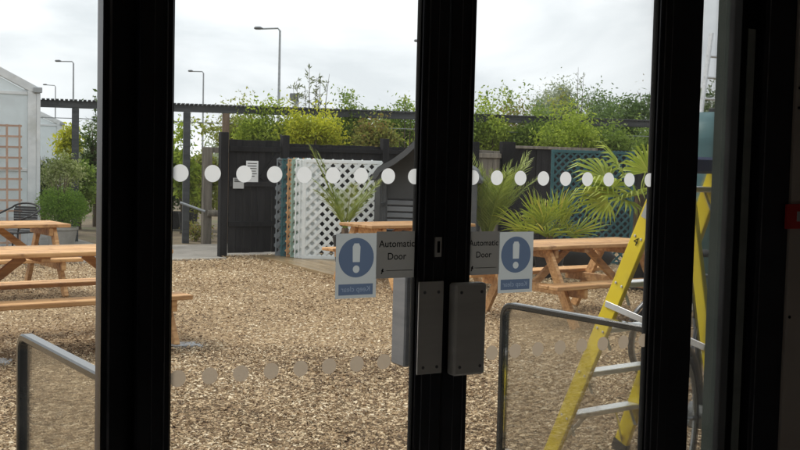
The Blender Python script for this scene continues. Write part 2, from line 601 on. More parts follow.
def text_mesh(body, size, align='CENTER', flip=False, bold=0.0):
    cu = bpy.data.curves.new('lettering', 'FONT')
    cu.body = body
    cu.size = size
    cu.align_x = align
    cu.align_y = 'CENTER'
    cu.offset = bold
    cu.resolution_u = 4
    o = bpy.data.objects.new('lettering', cu)
    COL.objects.link(o)
    dg = bpy.context.evaluated_depsgraph_get()
    me = bpy.data.meshes.new_from_object(o.evaluated_get(dg))
    bpy.data.objects.remove(o)
    bpy.data.curves.remove(cu)
    for v in me.vertices:           # stand it up: x stays, y becomes z
        x, y, z = v.co
        v.co = (-x if flip else x, 0.0, y)
    me.materials.clear()
    return me


def quads_mesh(name, V, nper, m):
    """V: array (k, nper, 3) of separate polygons"""
    V = np.asarray(V, dtype=np.float32)
    k = V.shape[0]
    me = bpy.data.meshes.new(name)
    me.vertices.add(k * nper)
    me.vertices.foreach_set('co', V.reshape(-1))
    me.loops.add(k * nper)
    me.loops.foreach_set('vertex_index', np.arange(k * nper, dtype=np.int32))
    me.polygons.add(k)
    me.polygons.foreach_set('loop_start', np.arange(0, k * nper, nper, dtype=np.int32))
    me.polygons.foreach_set('loop_total', np.full(k, nper, dtype=np.int32))
    me.update(calc_edges=True)
    if m:
        me.materials.append(MATS[m])
    return me


def indexed_mesh(name, V, faces_one, m):
    """V (k, n, 3): k copies of a small patch with the same faces (all faces of equal length)"""
    V = np.asarray(V, dtype=np.float32)
    k, nv = V.shape[0], V.shape[1]
    F = np.array(faces_one, dtype=np.int32)
    fl = F.shape[1]
    idx = (np.arange(k, dtype=np.int32)[:, None, None] * nv + F[None]).reshape(-1)
    me = bpy.data.meshes.new(name)
    me.vertices.add(k * nv)
    me.vertices.foreach_set('co', V.reshape(-1))
    me.loops.add(len(idx))
    me.loops.foreach_set('vertex_index', idx)
    nf = k * F.shape[0]
    me.polygons.add(nf)
    me.polygons.foreach_set('loop_start', np.arange(0, nf * fl, fl, dtype=np.int32))
    me.polygons.foreach_set('loop_total', np.full(nf, fl, dtype=np.int32))
    me.update(calc_edges=True)
    if m:
        me.materials.append(MATS[m])
    return me


def rand_rot(k, flat=1.0):
    """random orthonormal pairs (a along the leaf, b across)"""
    a = NR.normal(size=(k, 3))
    a[:, 2] *= flat
    a /= np.linalg.norm(a, axis=1, keepdims=True)
    b = NR.normal(size=(k, 3))
    b -= (b * a).sum(1, keepdims=True) * a
    b /= np.linalg.norm(b, axis=1, keepdims=True)
    return a, b


# ------------------------------------------------------------------ the ground
gs = MB()
gs.add([(-600, -200, -0.03), (600, -200, -0.03), (600, 900, -0.03), (-600, 900, -0.03)], [(0, 1, 2, 3)])
tag(gs.build('ground', 'soil'), kind='structure')
# bed of bark chips: sheet plus the chips that lie on it
PAV0 = Vector((-2.73, 16.45, 0))                    # a point on the front edge of the paving, which runs parallel to the shop front
bed = MB()
bed.add([DP(-9, 0.05, -0.012), DP(14, 0.05, -0.012), DP(14, 14.5, -0.012), DP(-9, 14.5, -0.012)], [(0, 1, 2, 3)])
tag(bed.build('chip_bed', 'chip_bed'), kind='structure')
pav_o = PAV0.dot(NV) - DOOR
pav_t = PAV0.dot(EV)
pv = MB()
GT, GO = 6.09, 12.96
pv.box(pav_t - 16, GT, pav_o + 0.12, GO, -0.05, 0.004)
pv.box(pav_t - 16, pav_t + 9, GO, GO + 2.2, -0.05, 0.004)
pv.box(pav_t - 16, pav_t - 1.0, GO + 2.2, GO + 22, -0.05, 0.004)
pvo = pv.build('path', 'paving', loc=(NV * DOOR), rz=PHI)
tag(pvo, kind='structure')
for i in range(17):
    kb = MB().cbox(0.004, 0.90, 0, 0.11, -0.08, 0.018, 0.01)
    link('kerb_stone', kb.mesh('kerb_stone') if i == 0 else kme, 'kerb_stone', pvo, (GT - 0.905 * (i + 1), pav_o, 0))
    if i == 0:
        kme = bpy.data.objects['kerb_stone'].data


def chips(k, d0, d1, lmin, lmax):
    """flakes of bark inside the view's wedge and a little beyond it"""
    out = []
    u = NR.random(k * 2)
    D = np.sqrt(d0 * d0 + u * (d1 * d1 - d0 * d0))
    x = (NR.random(k * 2) * 0.92 - 0.50) * D + (NR.random(k * 2) - 0.5) * 2.0
    ev = x * EV.x + D * EV.y
    nv = x * NV.x + D * NV.y - DOOR
    ok = (nv > 0.12) & (nv < GO) & ~((ev < GT + 0.01) & (nv > pav_o - 0.01))
    x, D = x[ok][:k], D[ok][:k]
    k = len(x)
    L = lmin + (lmax - lmin) * NR.random(k) ** 1.6
    Wd = L * (0.22 + 0.38 * NR.random(k))
    az = NR.random(k) * 2 * pi
    tilt = NR.normal(size=k) * 0.22
    rollA = NR.normal(size=k) * 0.30
    bend = NR.normal(size=k) * 0.10 * L
    z = 0.002 + 0.022 * NR.random(k) ** 1.3
    a = np.stack([np.cos(az) * np.cos(tilt), np.sin(az) * np.cos(tilt), np.sin(tilt)], 1)
    side = np.stack([-np.sin(az), np.cos(az), np.zeros(k)], 1)
    up = np.cross(a, side)
    b = side * np.cos(rollA)[:, None] + up * np.sin(rollA)[:, None]
    c = np.stack([x, D, z], 1)
    j = lambda s: (1 + (NR.random((k, 1)) - 0.5) * s)
    L, Wd = L[:, None] / 2, Wd[:, None] / 2
    up2 = np.cross(a, b) * bend[:, None]
    P = np.stack([c - a * L * j(.3) - b * Wd * 0.55 * j(.8), c - a * L * 0.9 * j(.4) + b * Wd * 0.6 * j(.8), c + b * Wd * j(.5) + up2,
                  c + a * L * j(.3) + b * Wd * 0.45 * j(.9), c + a * L * 0.85 * j(.4) - b * Wd * 0.6 * j(.8), c - b * Wd * j(.5) + up2], 1)
    return P


near = chips(215000, 3.6, 9.0, 0.009, 0.037)
far = chips(205000, 9.0, 18.6, 0.012, 0.040)
cm = indexed_mesh('bark_chips', np.concatenate([near, far]), [(0, 5, 2, 1), (2, 5, 4, 3)], 'chip')
tag(link('bark_chips', cm, None), 'loose tan and brown bark chips covering the seating area', 'bark chips', kind='stuff')

# ------------------------------------------------------------------ the shop room round the camera
T0, T1, OB = -3.2, 4.90, -6.2


def room(name, m, t0, t1, o0, o1, z0, z1):
    b = MB().box(t0, t1, o0, o1, z0, z1)
    return tag(b.build(name, m, loc=NV * DOOR, rz=PHI), kind='structure')


room('floor', 'floor_mat', T0 - .2, T1 + .2, OB - .2, 0.20, -0.04, 0.001)
room('ceiling', 'dark_ceiling', T0 - .2, T1 + .2, OB - .2, 0.0, 2.75, 2.9)
room('wall_over_door', 'dark_wall', T0, T1, -0.021, 0.001, 2.602, 2.75)
room('wall_back', 'dark_wall', T0 - .2, T1 + .2, OB - .2, OB, 0.001, 2.75)
room('wall_left', 'dark_wall', T0 - .2, T0, OB, 0.0, 0.001, 2.75)
room('wall_right', 'dark_wall', T1, T1 + .2, OB, -0.0205, 0.001, 2.75)
wall_r = room('wall_front_inner', 'dark_wall', 3.613, T1 + .2, -0.020, 0.095, 0.001, 2.75)
room('wall_front_left', 'render_wall', T0 - 6, 0.30, 0.002, 0.22, -0.04, 3.4)
room('wall_front_right', 'side_panel', 3.372, 12, 0.097, 0.182, -0.04, 3.4)
room('wall_front_header', 'render_wall', 0.302, 3.370, 0.002, 0.22, 2.602, 3.4)

# ------------------------------------------------------------------ automatic doors
LZ0, LZ1 = 0.02, 2.44
TC = 1.956


def door_leaf(label, t0, t1, first_u, n_u, first_l, n_l, meet):
    """t0..t1 along the wall; meet = +1 when the meeting stile is at the right"""
    L = empty('sliding_door_leaf', DP(t0), PHI, label, 'door', 'pair of automatic sliding door leaves')
    w = t1 - t0
    st = 0.1015
    for x0, x1, s in ((0, st, -1), (w - st, w, 1)):
        b = MB().cbox(x0 + 0.001, x1 - 0.001, -0.024, 0.024, LZ0, LZ1, 0.004)
        o = b.build('stile', 'black_frame', L)
        inner = x1 if s < 0 else x0
        sg = 1 if s < 0 else -1
        MB().cbox(inner - 0.004 if sg < 0 else inner, inner if sg < 0 else inner + 0.004, -0.012, 0.012, LZ0 + .1, LZ1 - .1, 0.001).build('gasket', 'gasket', o)
        MB().cbox(inner - sg * 0.022 - 0.002, inner - sg * 0.022 + 0.002, -0.0275, -0.0235, LZ0, LZ1, 0.001).build('profile_edge', 'highlight_metal', o)
        MB().cbox(inner - sg * 0.058 - 0.001, inner - sg * 0.058 + 0.001, -0.0255, -0.0235, LZ0, LZ1, 0.0005).build('profile_line', 'highlight_metal', o)
    MB().cbox(st, w - st, -0.023, 0.023, LZ0, LZ0 + 0.11, 0.004).build('bottom_rail', 'black_frame', L)
    MB().cbox(st, w - st, -0.023, 0.023, LZ1 - 0.10, LZ1, 0.004).build('top_rail', 'black_frame', L)
    gp = MB().box(st - 0.004, w - st + 0.004, -0.003, 0.003, LZ0 + 0.105, LZ1 - 0.095).build('glass_pane', 'door_glass', L)
    for first, k, z, mm in ((first_u, n_u, 1.5, 'dot_white'), (first_l, n_l, 0.90, 'dot_ground_light')):
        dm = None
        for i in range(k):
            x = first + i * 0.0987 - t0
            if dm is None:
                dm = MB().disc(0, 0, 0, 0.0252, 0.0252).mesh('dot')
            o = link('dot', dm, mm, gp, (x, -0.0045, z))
    return L


leaf_l = door_leaf('left automatic door leaf, black frame with white dots across its glass, the lower row tinted like ground light', 0.925, TC - 0.0015, 1.0537, 9, 1.0531, 8, 1)
leaf_r = door_leaf('right automatic door leaf, black frame, dotted glass in front of the yellow ladder', TC + 0.0015, 2.972, 2.0707, 9, 2.0700, 9, -1)

# pull handles and covers
MB().cbox(1.838 - .925, 1.862 - .925, 0.026, 0.115, 0.868, 1.172, 0.006).build('pull_handle', 'handle_metal', leaf_l)
MB().cbox(1.853 - .925, 1.948 - .925, -0.034, -0.0285, 0.853, 1.158, 0.002).build('handle_cover', 'handle_cover', leaf_l)
lk = MB().cbox(1.912 - .925, 1.938 - .925, -0.031, -0.0245, 1.238, 1.303, 0.002).build('lock_plate', 'handle_cover', leaf_l)
MB().cbox(1.920 - .925, 1.930 - .925, -0.0335, -0.0315, 1.252, 1.290, 0.001).build('keyhole', 'gasket', lk)
b = MB()
b.cbox(1.968 - TC, 2.092 - TC, -0.075, -0.0285, 0.846, 1.152, 0.007)
hr = b.build('pull_handle', 'handle_cover', leaf_r)
for z in (0.875, 1.123):
    for t_, o_, par in ((1.875 - .925, -0.0342, leaf_l), (1.928 - .925, -0.0342, leaf_l), (1.990 - TC, -0.0752, leaf_r), (2.070 - TC, -0.0752, leaf_r)):
        MB().lathe([(0.0055, 0), (0.0055, 0.0012), (0.003, 0.002)], 10).build('screw', 'highlight_metal', par, loc=(t_, o_, z)).rotation_euler = (pi / 2, 0, 0)

# fixed frame: mullions, side screens, head
fr = empty('door_surround', DP(0), PHI, 'black fixed door frame with side screens round the automatic doors', 'door frame')
for t0, t1 in ((0.838, 0.960), (2.945, 3.140), (0.305, 0.42)):
    m_ = MB().cbox(t0, t1, 0.030, 0.095, 0, 2.52, 0.004).build('mullion', 'black_frame', fr)
    MB().cbox(t0 + 0.016, t0 + 0.024, 0.0265, 0.031, 0, 2.30, 0.001).build('profile_edge', 'highlight_metal', m_)
MB().cbox(0.42, 0.845, 0.03, 0.095, 0, 0.10, 0.003).build('bottom_rail', 'black_frame', fr)
MB().cbox(3.141, 3.337, 0.03, 0.095, 0, 0.10, 0.003).build('bottom_rail', 'black_frame', fr)
MB().cbox(0.305, 3.60, 0.0255, 0.13, 2.45, 2.60, 0.003).build('head', 'black_frame', fr)
MB().box(0.415, 0.850, 0.058, 0.064, 0.09, 2.46).build('glass_pane', 'door_glass', fr)
MB().box(3.135, 3.345, 0.058, 0.064, 0.09, 2.46).build('glass_pane', 'door_glass', fr)
for t0, t1, o0, mm in ((3.338, 3.431, 0.02, 'gasket'), (3.432, 3.610, -0.012, 'black_frame')):
    MB().cbox(t0, t1, o0, 0.09, 0.0, 2.449, 0.003).build('jamb', mm, fr)
MB().cbox(3.368, 3.408, 0.014, 0.0195, 0.0, 2.10, 0.001).build('jamb_strip', 'strip_grey', fr)
MB().cbox(3.452, 3.456, -0.016, -0.0115, 0, 2.4, 0.001).build('profile_edge', 'highlight_metal', fr)


# notices on the glass
def holed(loops):
    """flat sheet in the x-z plane: first loop outside, the others cut out of it"""
    tris = tessellate_polygon([[Vector((x, z, 0)) for x, z in lp] for lp in loops])
    flat = [q for lp in loops for q in lp]
    return MB().add([(x, 0, z) for x, z in flat], [tuple(t_) for t_ in tris])


def mesh_loops(me):
    """outlines of a flat mesh"""
    cnt = {}
    for pg in me.polygons:
        for k_ in pg.edge_keys:
            cnt[k_] = cnt.get(k_, 0) + 1
    nxt = {}
    for (a, b), c in cnt.items():
        if c == 1:
            nxt.setdefault(a, []).append(b)
            nxt.setdefault(b, []).append(a)
    seen, out_ = set(), []
    for st_ in nxt:
        if st_ in seen:
            continue
        lp, cur = [], st_
        while cur is not None and cur not in seen:
            seen.add(cur)
            lp.append(cur)
            cur = next((q for q in nxt[cur] if q not in seen), None)
        if len(lp) > 2:
            out_.append([(me.vertices[i].co.x, me.vertices[i].co.z) for i in lp])
    return out_


def keep_clear(label, x0, x1, y0, y1):
    ta, za = on_door(x0, y0)
    tb, zb = on_door(x1, y1)
    w, h = tb - ta, za - zb
    S = empty('notice_sticker', DP(ta + w / 2, -0.0050, zb), PHI, label, 'sign', 'keep clear stickers on the doors')
    cz = h * 0.625
    rr = w * 0.43
    circ = lambda x, z, q, n_: [(x + q * math.cos(2 * pi * i / n_), z + q * math.sin(2 * pi * i / n_)) for i in range(n_)]
    disc_ = circ(0, cz, rr, 40)
    bar_ = [(-rr * .20, cz - rr * .22), (rr * .20, cz - rr * .22), (rr * .22, cz + rr * .55), (rr * .13, cz + rr * .72), (-rr * .13, cz + rr * .72), (-rr * .22, cz + rr * .55)]
    dot_ = circ(0, cz - rr * .58, rr * .19, 20)
    band = [(-w * .42, h * .05), (w * .42, h * .05), (w * .42, h * .22), (-w * .42, h * .22)]
    tm_ = text_mesh('Keep clear', w * 0.165, flip=True)
    tl = [[(x, z + h * 0.138) for x, z in lp] for lp in mesh_loops(tm_)]
    holed([[(-w / 2, 0), (w / 2, 0), (w / 2, h), (-w / 2, h)], disc_, band]).build('backing', 'sign_back', S)
    holed([disc_, bar_, dot_]).build('blue_circle', 'sign_blue', S)
    b = holed([bar_])
    d_ = holed([dot_])
    b.add(d_.v, d_.f)
    b.build('exclamation_mark', 'sign_mark', S)
    holed([band] + tl).build('caption_band', 'sign_blue', S)
    link('lettering', tm_, 'sign_faint', S, (0, 0, h * 0.138))
    return S


keep_clear('blue exclamation mark Keep clear sticker on the left door leaf, seen from behind', 335.5, 375, 233.5, 297)
keep_clear('blue exclamation mark Keep clear sticker on the right door leaf, seen from behind', 498.5, 531, 232, 291.5)


def auto_door(label, x0, x1, y0, y1):
    ta, za = on_door(x0, y0)
    tb, zb = on_door(x1, y1)
    w, h = tb - ta, za - zb
    S = empty('notice_plate', DP(ta + w / 2, -0.0050, zb), PHI, label, 'sign', 'automatic door plates')
    MB().add([(-w / 2, 0, 0), (w / 2, 0, 0), (w / 2, 0, h), (-w / 2, 0, h)], [(0, 1, 2, 3)]).build('backing', 'plate_grey', S)
    link('lettering', text_mesh('Automatic', min(0.0315, w * 0.215), bold=0.0003), 'ink_black', S, (0, -0.0008, h * 0.73))
    link('lettering', text_mesh('Door', min(0.0315, w * 0.215), bold=0.0003), 'ink_black', S, (0, -0.0008, h * 0.46))
    lg = MB()
    lx, lz = -w * 0.37, h * 0.09
    pts = [(0, 0), (0.3, 0.15), (0.35, 0.5), (0.9, 0.62), (0.55, 0.85), (0.75, 1.2), (0.4, 1.5), (0.15, 1.1), (-0.1, 0.9), (0.1, 0.55), (-0.2, 0.2)]
    lg.add([(lx + a * 0.011, -0.0008, lz + q * 0.013) for a, q in pts], [tuple(range(len(pts)))])
    lg.build('emblem', 'ink_black', S)
    MB().add([(-w * .25, -0.0008, h * .155), (w * .40, -0.0008, h * .155), (w * .40, -0.0008, h * .17), (-w * .25, -0.0008, h * .17)], [(0, 1, 2, 3)]).build('fine_print', 'ink_grey', S)
    return S


auto_door('grey Automatic Door plate on the glass of the left door leaf', 376, 415.5, 231.5, 277)
auto_door('grey Automatic Door plate on the glass of the right door leaf', 467, 498, 231.5, 274)

# red sign and bolts on the inner wall at the right
tz = on_door(783, 205)[1]
rs = empty('wall_sign', DP(3.578, -0.030, 1.312), PHI, 'red sign with a white pictogram on the dark inner wall', 'sign')
MB().cbox(0.0, 0.30, -0.002, 0.009, 0.0, 0.10, 0.001).build('backing', 'red_sign', rs)
MB().cbox(0.058, 0.125, -0.0035, -0.0022, 0.030, 0.070, 0.0005).build('pictogram', 'paper_grey', rs)
for z in (1.80, 1.88, 0.95):
    MB().lathe([(0.006, 0), (0.006, 0.004), (0.003, 0.006)], 10).build('bolt', 'gasket', wall_r, loc=(3.632, -0.0202, z)).rotation_euler = (pi / 2, 0, 0)


# guard barriers outside the doors
def guard(label, p_out, p_in, h):
    p_out, p_in = Vector((p_out.x, p_out.y, 0)), Vector((p_in.x, p_in.y, 0))
    d = p_out - p_in
    L = d.length
    B = empty('guard_barrier', p_in, math.atan2(d.y, d.x), label, 'barrier', 'guard barriers beside the door')
    rad, w = 0.075, 0.046
    path = [(0.0, 0.0)] + [(0.0, h - rad)]
    path = [(0.0, -0.02), (0.0, h - rad)]
    for i in range(1, 8):
        a = pi / 2 * i / 8
        path.append((rad - rad * math.cos(a), h - rad + rad * math.sin(a)))
    path.append((rad, h))
    path.append((L - rad, h))
    for i in range(1, 8):
        a = pi / 2 * i / 8
        path.append((L - rad + rad * math.sin(a), h - rad + rad * math.cos(a)))
    path += [(L, h - rad), (L, -0.02)]
    th = 0.030
    b = MB()
    k = len(path)
    for i, (x, z) in enumerate(path):
        a = Vector(path[min(i + 1, k - 1)]) - Vector(path[max(i - 1, 0)])
        nn = Vector((-a.y, a.x)).normalized()
        x2, z2 = x - nn.x * th, z - nn.y * th
        c = 0.006
        for (px, pz, py) in ((x, z, -w / 2 + c), (x, z, w / 2 - c), (x - nn.x * c, z - nn.y * c, w / 2), (x2 + nn.x * c, z2 + nn.y * c, w / 2),
                             (x2, z2, w / 2 - c), (x2, z2, -w / 2 + c), (x2 + nn.x * c, z2 + nn.y * c, -w / 2), (x - nn.x * c, z - nn.y * c, -w / 2)):
            b.v.append((px, py, pz))
    for i in range(k - 1):
        for j in range(8):
            b.f.append((i * 8 + j, i * 8 + (j + 1) % 8, i * 8 + 8 + (j + 1) % 8, i * 8 + 8 + j))
    b.build('hoop', 'barrier_metal', B)
    MB().box(0.032, L - 0.032, -0.004, 0.004, 0.10, h - 0.031).build('glass_panel', 'barrier_glass', B)
    for x in (0, L):
        MB().cbox(x - 0.06, x + 0.06, -0.06, 0.06, -0.012, 0.008, 0.002).build('base_plate', 'barrier_metal', B)
    return B


BH = 0.85
gl0, gl1 = G(22, 331, BH), G(98, 370, BH)
gr0, gr1 = G(503, 301, BH), G(643, 325, BH)


def to_wall(p_out, p_in, o=0.32):
    d = p_in - p_out
    k = (p_out.dot(NV) - DOOR - o) / -d.dot(NV)
    return p_out + d * k


guard('dark metal hoop barrier with glass infill at the lower left', gl0, to_wall(gl0, gl1), BH)
guard('dark metal hoop barrier with glass infill beside the yellow ladder', gr0, to_wall(gr0, gr1), BH)

# ------------------------------------------------------------------ picnic tables
TA = math.radians(36)
TX, TY = Vector((math.cos(TA), math.sin(TA), 0)), Vector((-math.sin(TA), math.cos(TA), 0))


def picnic_table(label, a0, bc, length=1.6, ins=0.20, ang=TA, htop=0.765, hseat=0.425):
    tx, ty = Vector((math.cos(ang), math.sin(ang), 0)), Vector((-math.sin(ang), math.cos(ang), 0))
    T = empty('picnic_table', tx * a0 + ty * bc, ang, label, 'picnic table', 'wooden picnic tables on the bark chips')
    # top: five planks
    pw, gap, th = 0.138, 0.007, 0.038
    pm = MB().cbox(0, length, -pw / 2, pw / 2, -th, 0, 0.006).mesh('plank')
    for i in range(5):
        link('plank', pm, 'picnic_wood', T, (R.uniform(-.004, .004), (i - 2) * (pw + gap), htop + R.uniform(-.001, .001)))
    for s in (-1, 1):
        for i in range(2):
            link('bench_plank', pm, 'picnic_wood', T, (R.uniform(-.004, .004), s * (0.62 + (i - .5) * (0.128 + gap)), hseat)).scale = (1, 0.92, 1)
    lw, lt = 0.095, 0.045
    for x, sd in ((ins, 1), (length - ins, -1)):
        for s in (-1, 1):
            MB().bar((x, s * 0.24, htop - th - 0.002), (x, s * 0.66, 0.0), lt, lw, up=(0, s, 0.6), c=0.004).build('leg', 'picnic_wood', T)
        MB().bar((x + sd * 0.047, -0.335, htop - th - 0.046), (x + sd * 0.047, 0.335, htop - th - 0.046), lt, 0.088, c=0.004).build('top_bearer', 'picnic_wood', T)
        MB().bar((x + sd * 0.047, -0.74, hseat - th - 0.046), (x + sd * 0.047, 0.74, hseat - th - 0.046), lt, 0.088, c=0.004).build('bench_bearer', 'picnic_wood', T)
        MB().bar((x + sd * 0.075, 0, hseat - th - 0.02), (x + sd * 0.52, 0, htop - th - 0.02), 0.07, 0.045, up=(0, 1, 0), c=0.004).build('brace', 'picnic_wood', T)
    MB().bar((0.40 * length, -0.335, htop - th - 0.022), (0.40 * length, 0.335, htop - th - 0.022), 0.07, 0.04).build('batten', 'picnic_wood', T)
    return T


tab_l = picnic_table('nearest picnic table at the left edge, its bench end showing past the black post', 2.10, 8.87, 1.76, 0.11)
tab_r = picnic_table('large picnic table behind the yellow ladder, in front of the palms', 7.05, 7.98, 1.95, 0.33)
tab_m = picnic_table('picnic table in front of the white lattice, half hidden by the left notices', 7.38, 11.08, 1.6, 0.16)
tab_s = picnic_table('small picnic table beside the black chair near the greenhouse', 2.56, 12.2, 1.6, 0.16)
for a0, bc, ln, ins, s in ((2.10, 8.87, 1.76, 0.11, -1),):
    for x in (ins, ln - ins):
        q = TX * (a0 + x + 0.03) + TY * (bc + s * 0.67)
        b = MB()
        b.prism([(-0.10, -0.01), (0.16, -0.01), (0.19, 0.012), (0.12, 0.022), (-0.08, 0.020)], -0.09, 0.10)
        tag(b.build('foot_pad', 'pad_grey', loc=q, rz=0.2), 'grey pad under the ' + ('left' if x < 1 else 'right') + ' near leg of the nearest picnic table', 'foot pad', 'pads under the table legs')

# ------------------------------------------------------------------ yellow step ladder
FLf, FRf = Vector((0.775, 5.57, 0)), Vector((1.215, 5.90, 0))
WA = (FRf - FLf).normalized()
CA = Vector((WA.y, -WA.x, 0))
LH = 1.56
FLt = FLf + CA * 0.66 + WA * 0.085 + Vector((0, 0, LH))
FRt = FLt + WA * (0.36)
LD = empty('step_ladder', FLf, 0, 'yellow fibreglass step ladder with aluminium treads standing behind the right door leaf', 'ladder')
RLf, RRf = FLf + CA * 1.10 + WA * 0.03, FRf + CA * 1.10
RLt, RRt = FLt + CA * 0.10 + Vector((0, 0, -0.05)), FRt + CA * 0.10 + Vector((0, 0, -0.05))
o0 = FLf


def lpart(name, m, fn):
    b = MB()
    fn(b)
    b.v = [tuple(Vector(q) - o0) for q in b.v]
    return b.build(name, m, LD)


for f0, f1, wd, nm in ((FLf, FLt, 0.088, 'front_rail'), (FRf, FRt, 0.088, 'front_rail'), (RLf, RLt, 0.055, 'rear_rail'), (RRf, RRt, 0.055, 'rear_rail')):
    d = (f1 - f0).normalized()
    a = f0 + d * 0.05
    rl = lpart(nm, 'ladder_yellow', lambda b: b.bar(a, f1, 0.028, wd, up=CA, c=0.004))
    bb = MB()
    bb.bar(f0 + Vector((0, 0, 0.0)), f0 + d * 0.07, 0.036, wd + 0.012, up=CA, c=0.004)
    bb.v = [tuple(Vector(q) - o0) for q in bb.v]
    bb.build('rubber_foot', 'rubber', rl)
nt_ = 6
for i in range(nt_):
    z = 0.285 + i * 0.232
    k = z / LH
    a, c_ = FLf.lerp(FLt, k), FRf.lerp(FRt, k)
    tr_ = lpart('tread', 'ladder_aluminium', lambda b: b.bar(a + WA * 0.016, c_ - WA * 0.016, 0.085, 0.026, c=0.004))
    for q in (a + WA * 0.03, c_ - WA * 0.03):
        lpart('tread_bracket', 'ladder_aluminium', lambda b: b.bar(q + CA * 0.03 + Vector((0, 0, -0.10)), q + CA * -0.01 + Vector((0, 0, -0.014)), 0.02, 0.003, c=0.001))
for k in (0.18, 0.5):
    a, c_ = RLf.lerp(RLt, k), RRf.lerp(RRt, k)
    lpart('rear_brace', 'ladder_aluminium', lambda b: b.bar(a, c_, 0.02, 0.03, c=0.002))
for (a0, a1), (c0, c1), sg in (((FLf, FLt), (RLf, RLt), -1), ((FRf, FRt), (RRf, RRt), 1)):
    a = a0.lerp(a1, 0.565) + WA * (sg * 0.019) - CA * 0.03
    c_ = c0.lerp(c1, 0.50) + WA * (sg * 0.019)
    lpart('spreader', 'ladder_aluminium', lambda b: b.bar(a, c_, 0.006, 0.030, c=0.001))
q0 = FLf.lerp(FLt, 0.02)
lpart('knee_brace', 'ladder_aluminium', lambda b: b.bar(FRf.lerp(FRt, 0.04), FRf.lerp(FRt, .185) - WA * 0.16, 0.004, 0.022, c=0.001))
lpart('knee_brace', 'ladder_aluminium', lambda b: b.bar(FLf.lerp(FLt, 0.04), FLf.lerp(FLt, .185) + WA * 0.16, 0.004, 0.022, c=0.001))
mid = (FLt + FRt) / 2 + CA * 0.05
lpart('top_cap', 'ladder_blue', lambda b: b.bar(mid - WA * 0.22 + Vector((0, 0, 0.0)), mid + WA * 0.22 + Vector((0, 0, 0.0)), 0.20, 0.075, c=0.012))
# sticker and the hand-written number on the near side of the front rail
fc = -WA * 0.0155
up_ = (FLt - FLf).normalized()
ac = up_.cross(WA).normalized()
if ac.dot(CA) < 0:
    ac = -ac


def rail_quad(name, m, k, h, w, off=0.0):
    c_ = FLf.lerp(FLt, k) + fc * (1.0 + off)
    pts = [c_ - up_ * h / 2 - ac * w / 2, c_ - up_ * h / 2 + ac * w / 2, c_ + up_ * h / 2 + ac * w / 2, c_ + up_ * h / 2 - ac * w / 2]
    return lpart(name, m, lambda b: b.add(pts, [(0, 1, 2, 3)]))


rail_quad('sticker', 'paper_grey', 0.865, 0.10, 0.06, 0.12)
for i in range(nt_):
    for q_ in (-0.02, 0.02):
        c_ = FLf.lerp(FLt, (0.285 + i * 0.232) / LH) + ac * q_ + fc * 1.0
        lpart('rivet', 'ladder_aluminium', lambda b: b.tube([c_, c_ - WA * 0.003], [0.007, 0.005], 8))
tm = text_mesh('4', 0.060)
M3 = Matrix((ac, WA, up_)).transposed().to_4x4()
M3.translation = FLf.lerp(FLt, 0.765) + fc * 1.15 - o0
to = link('number', tm, 'gasket', LD)
to.matrix_local = M3


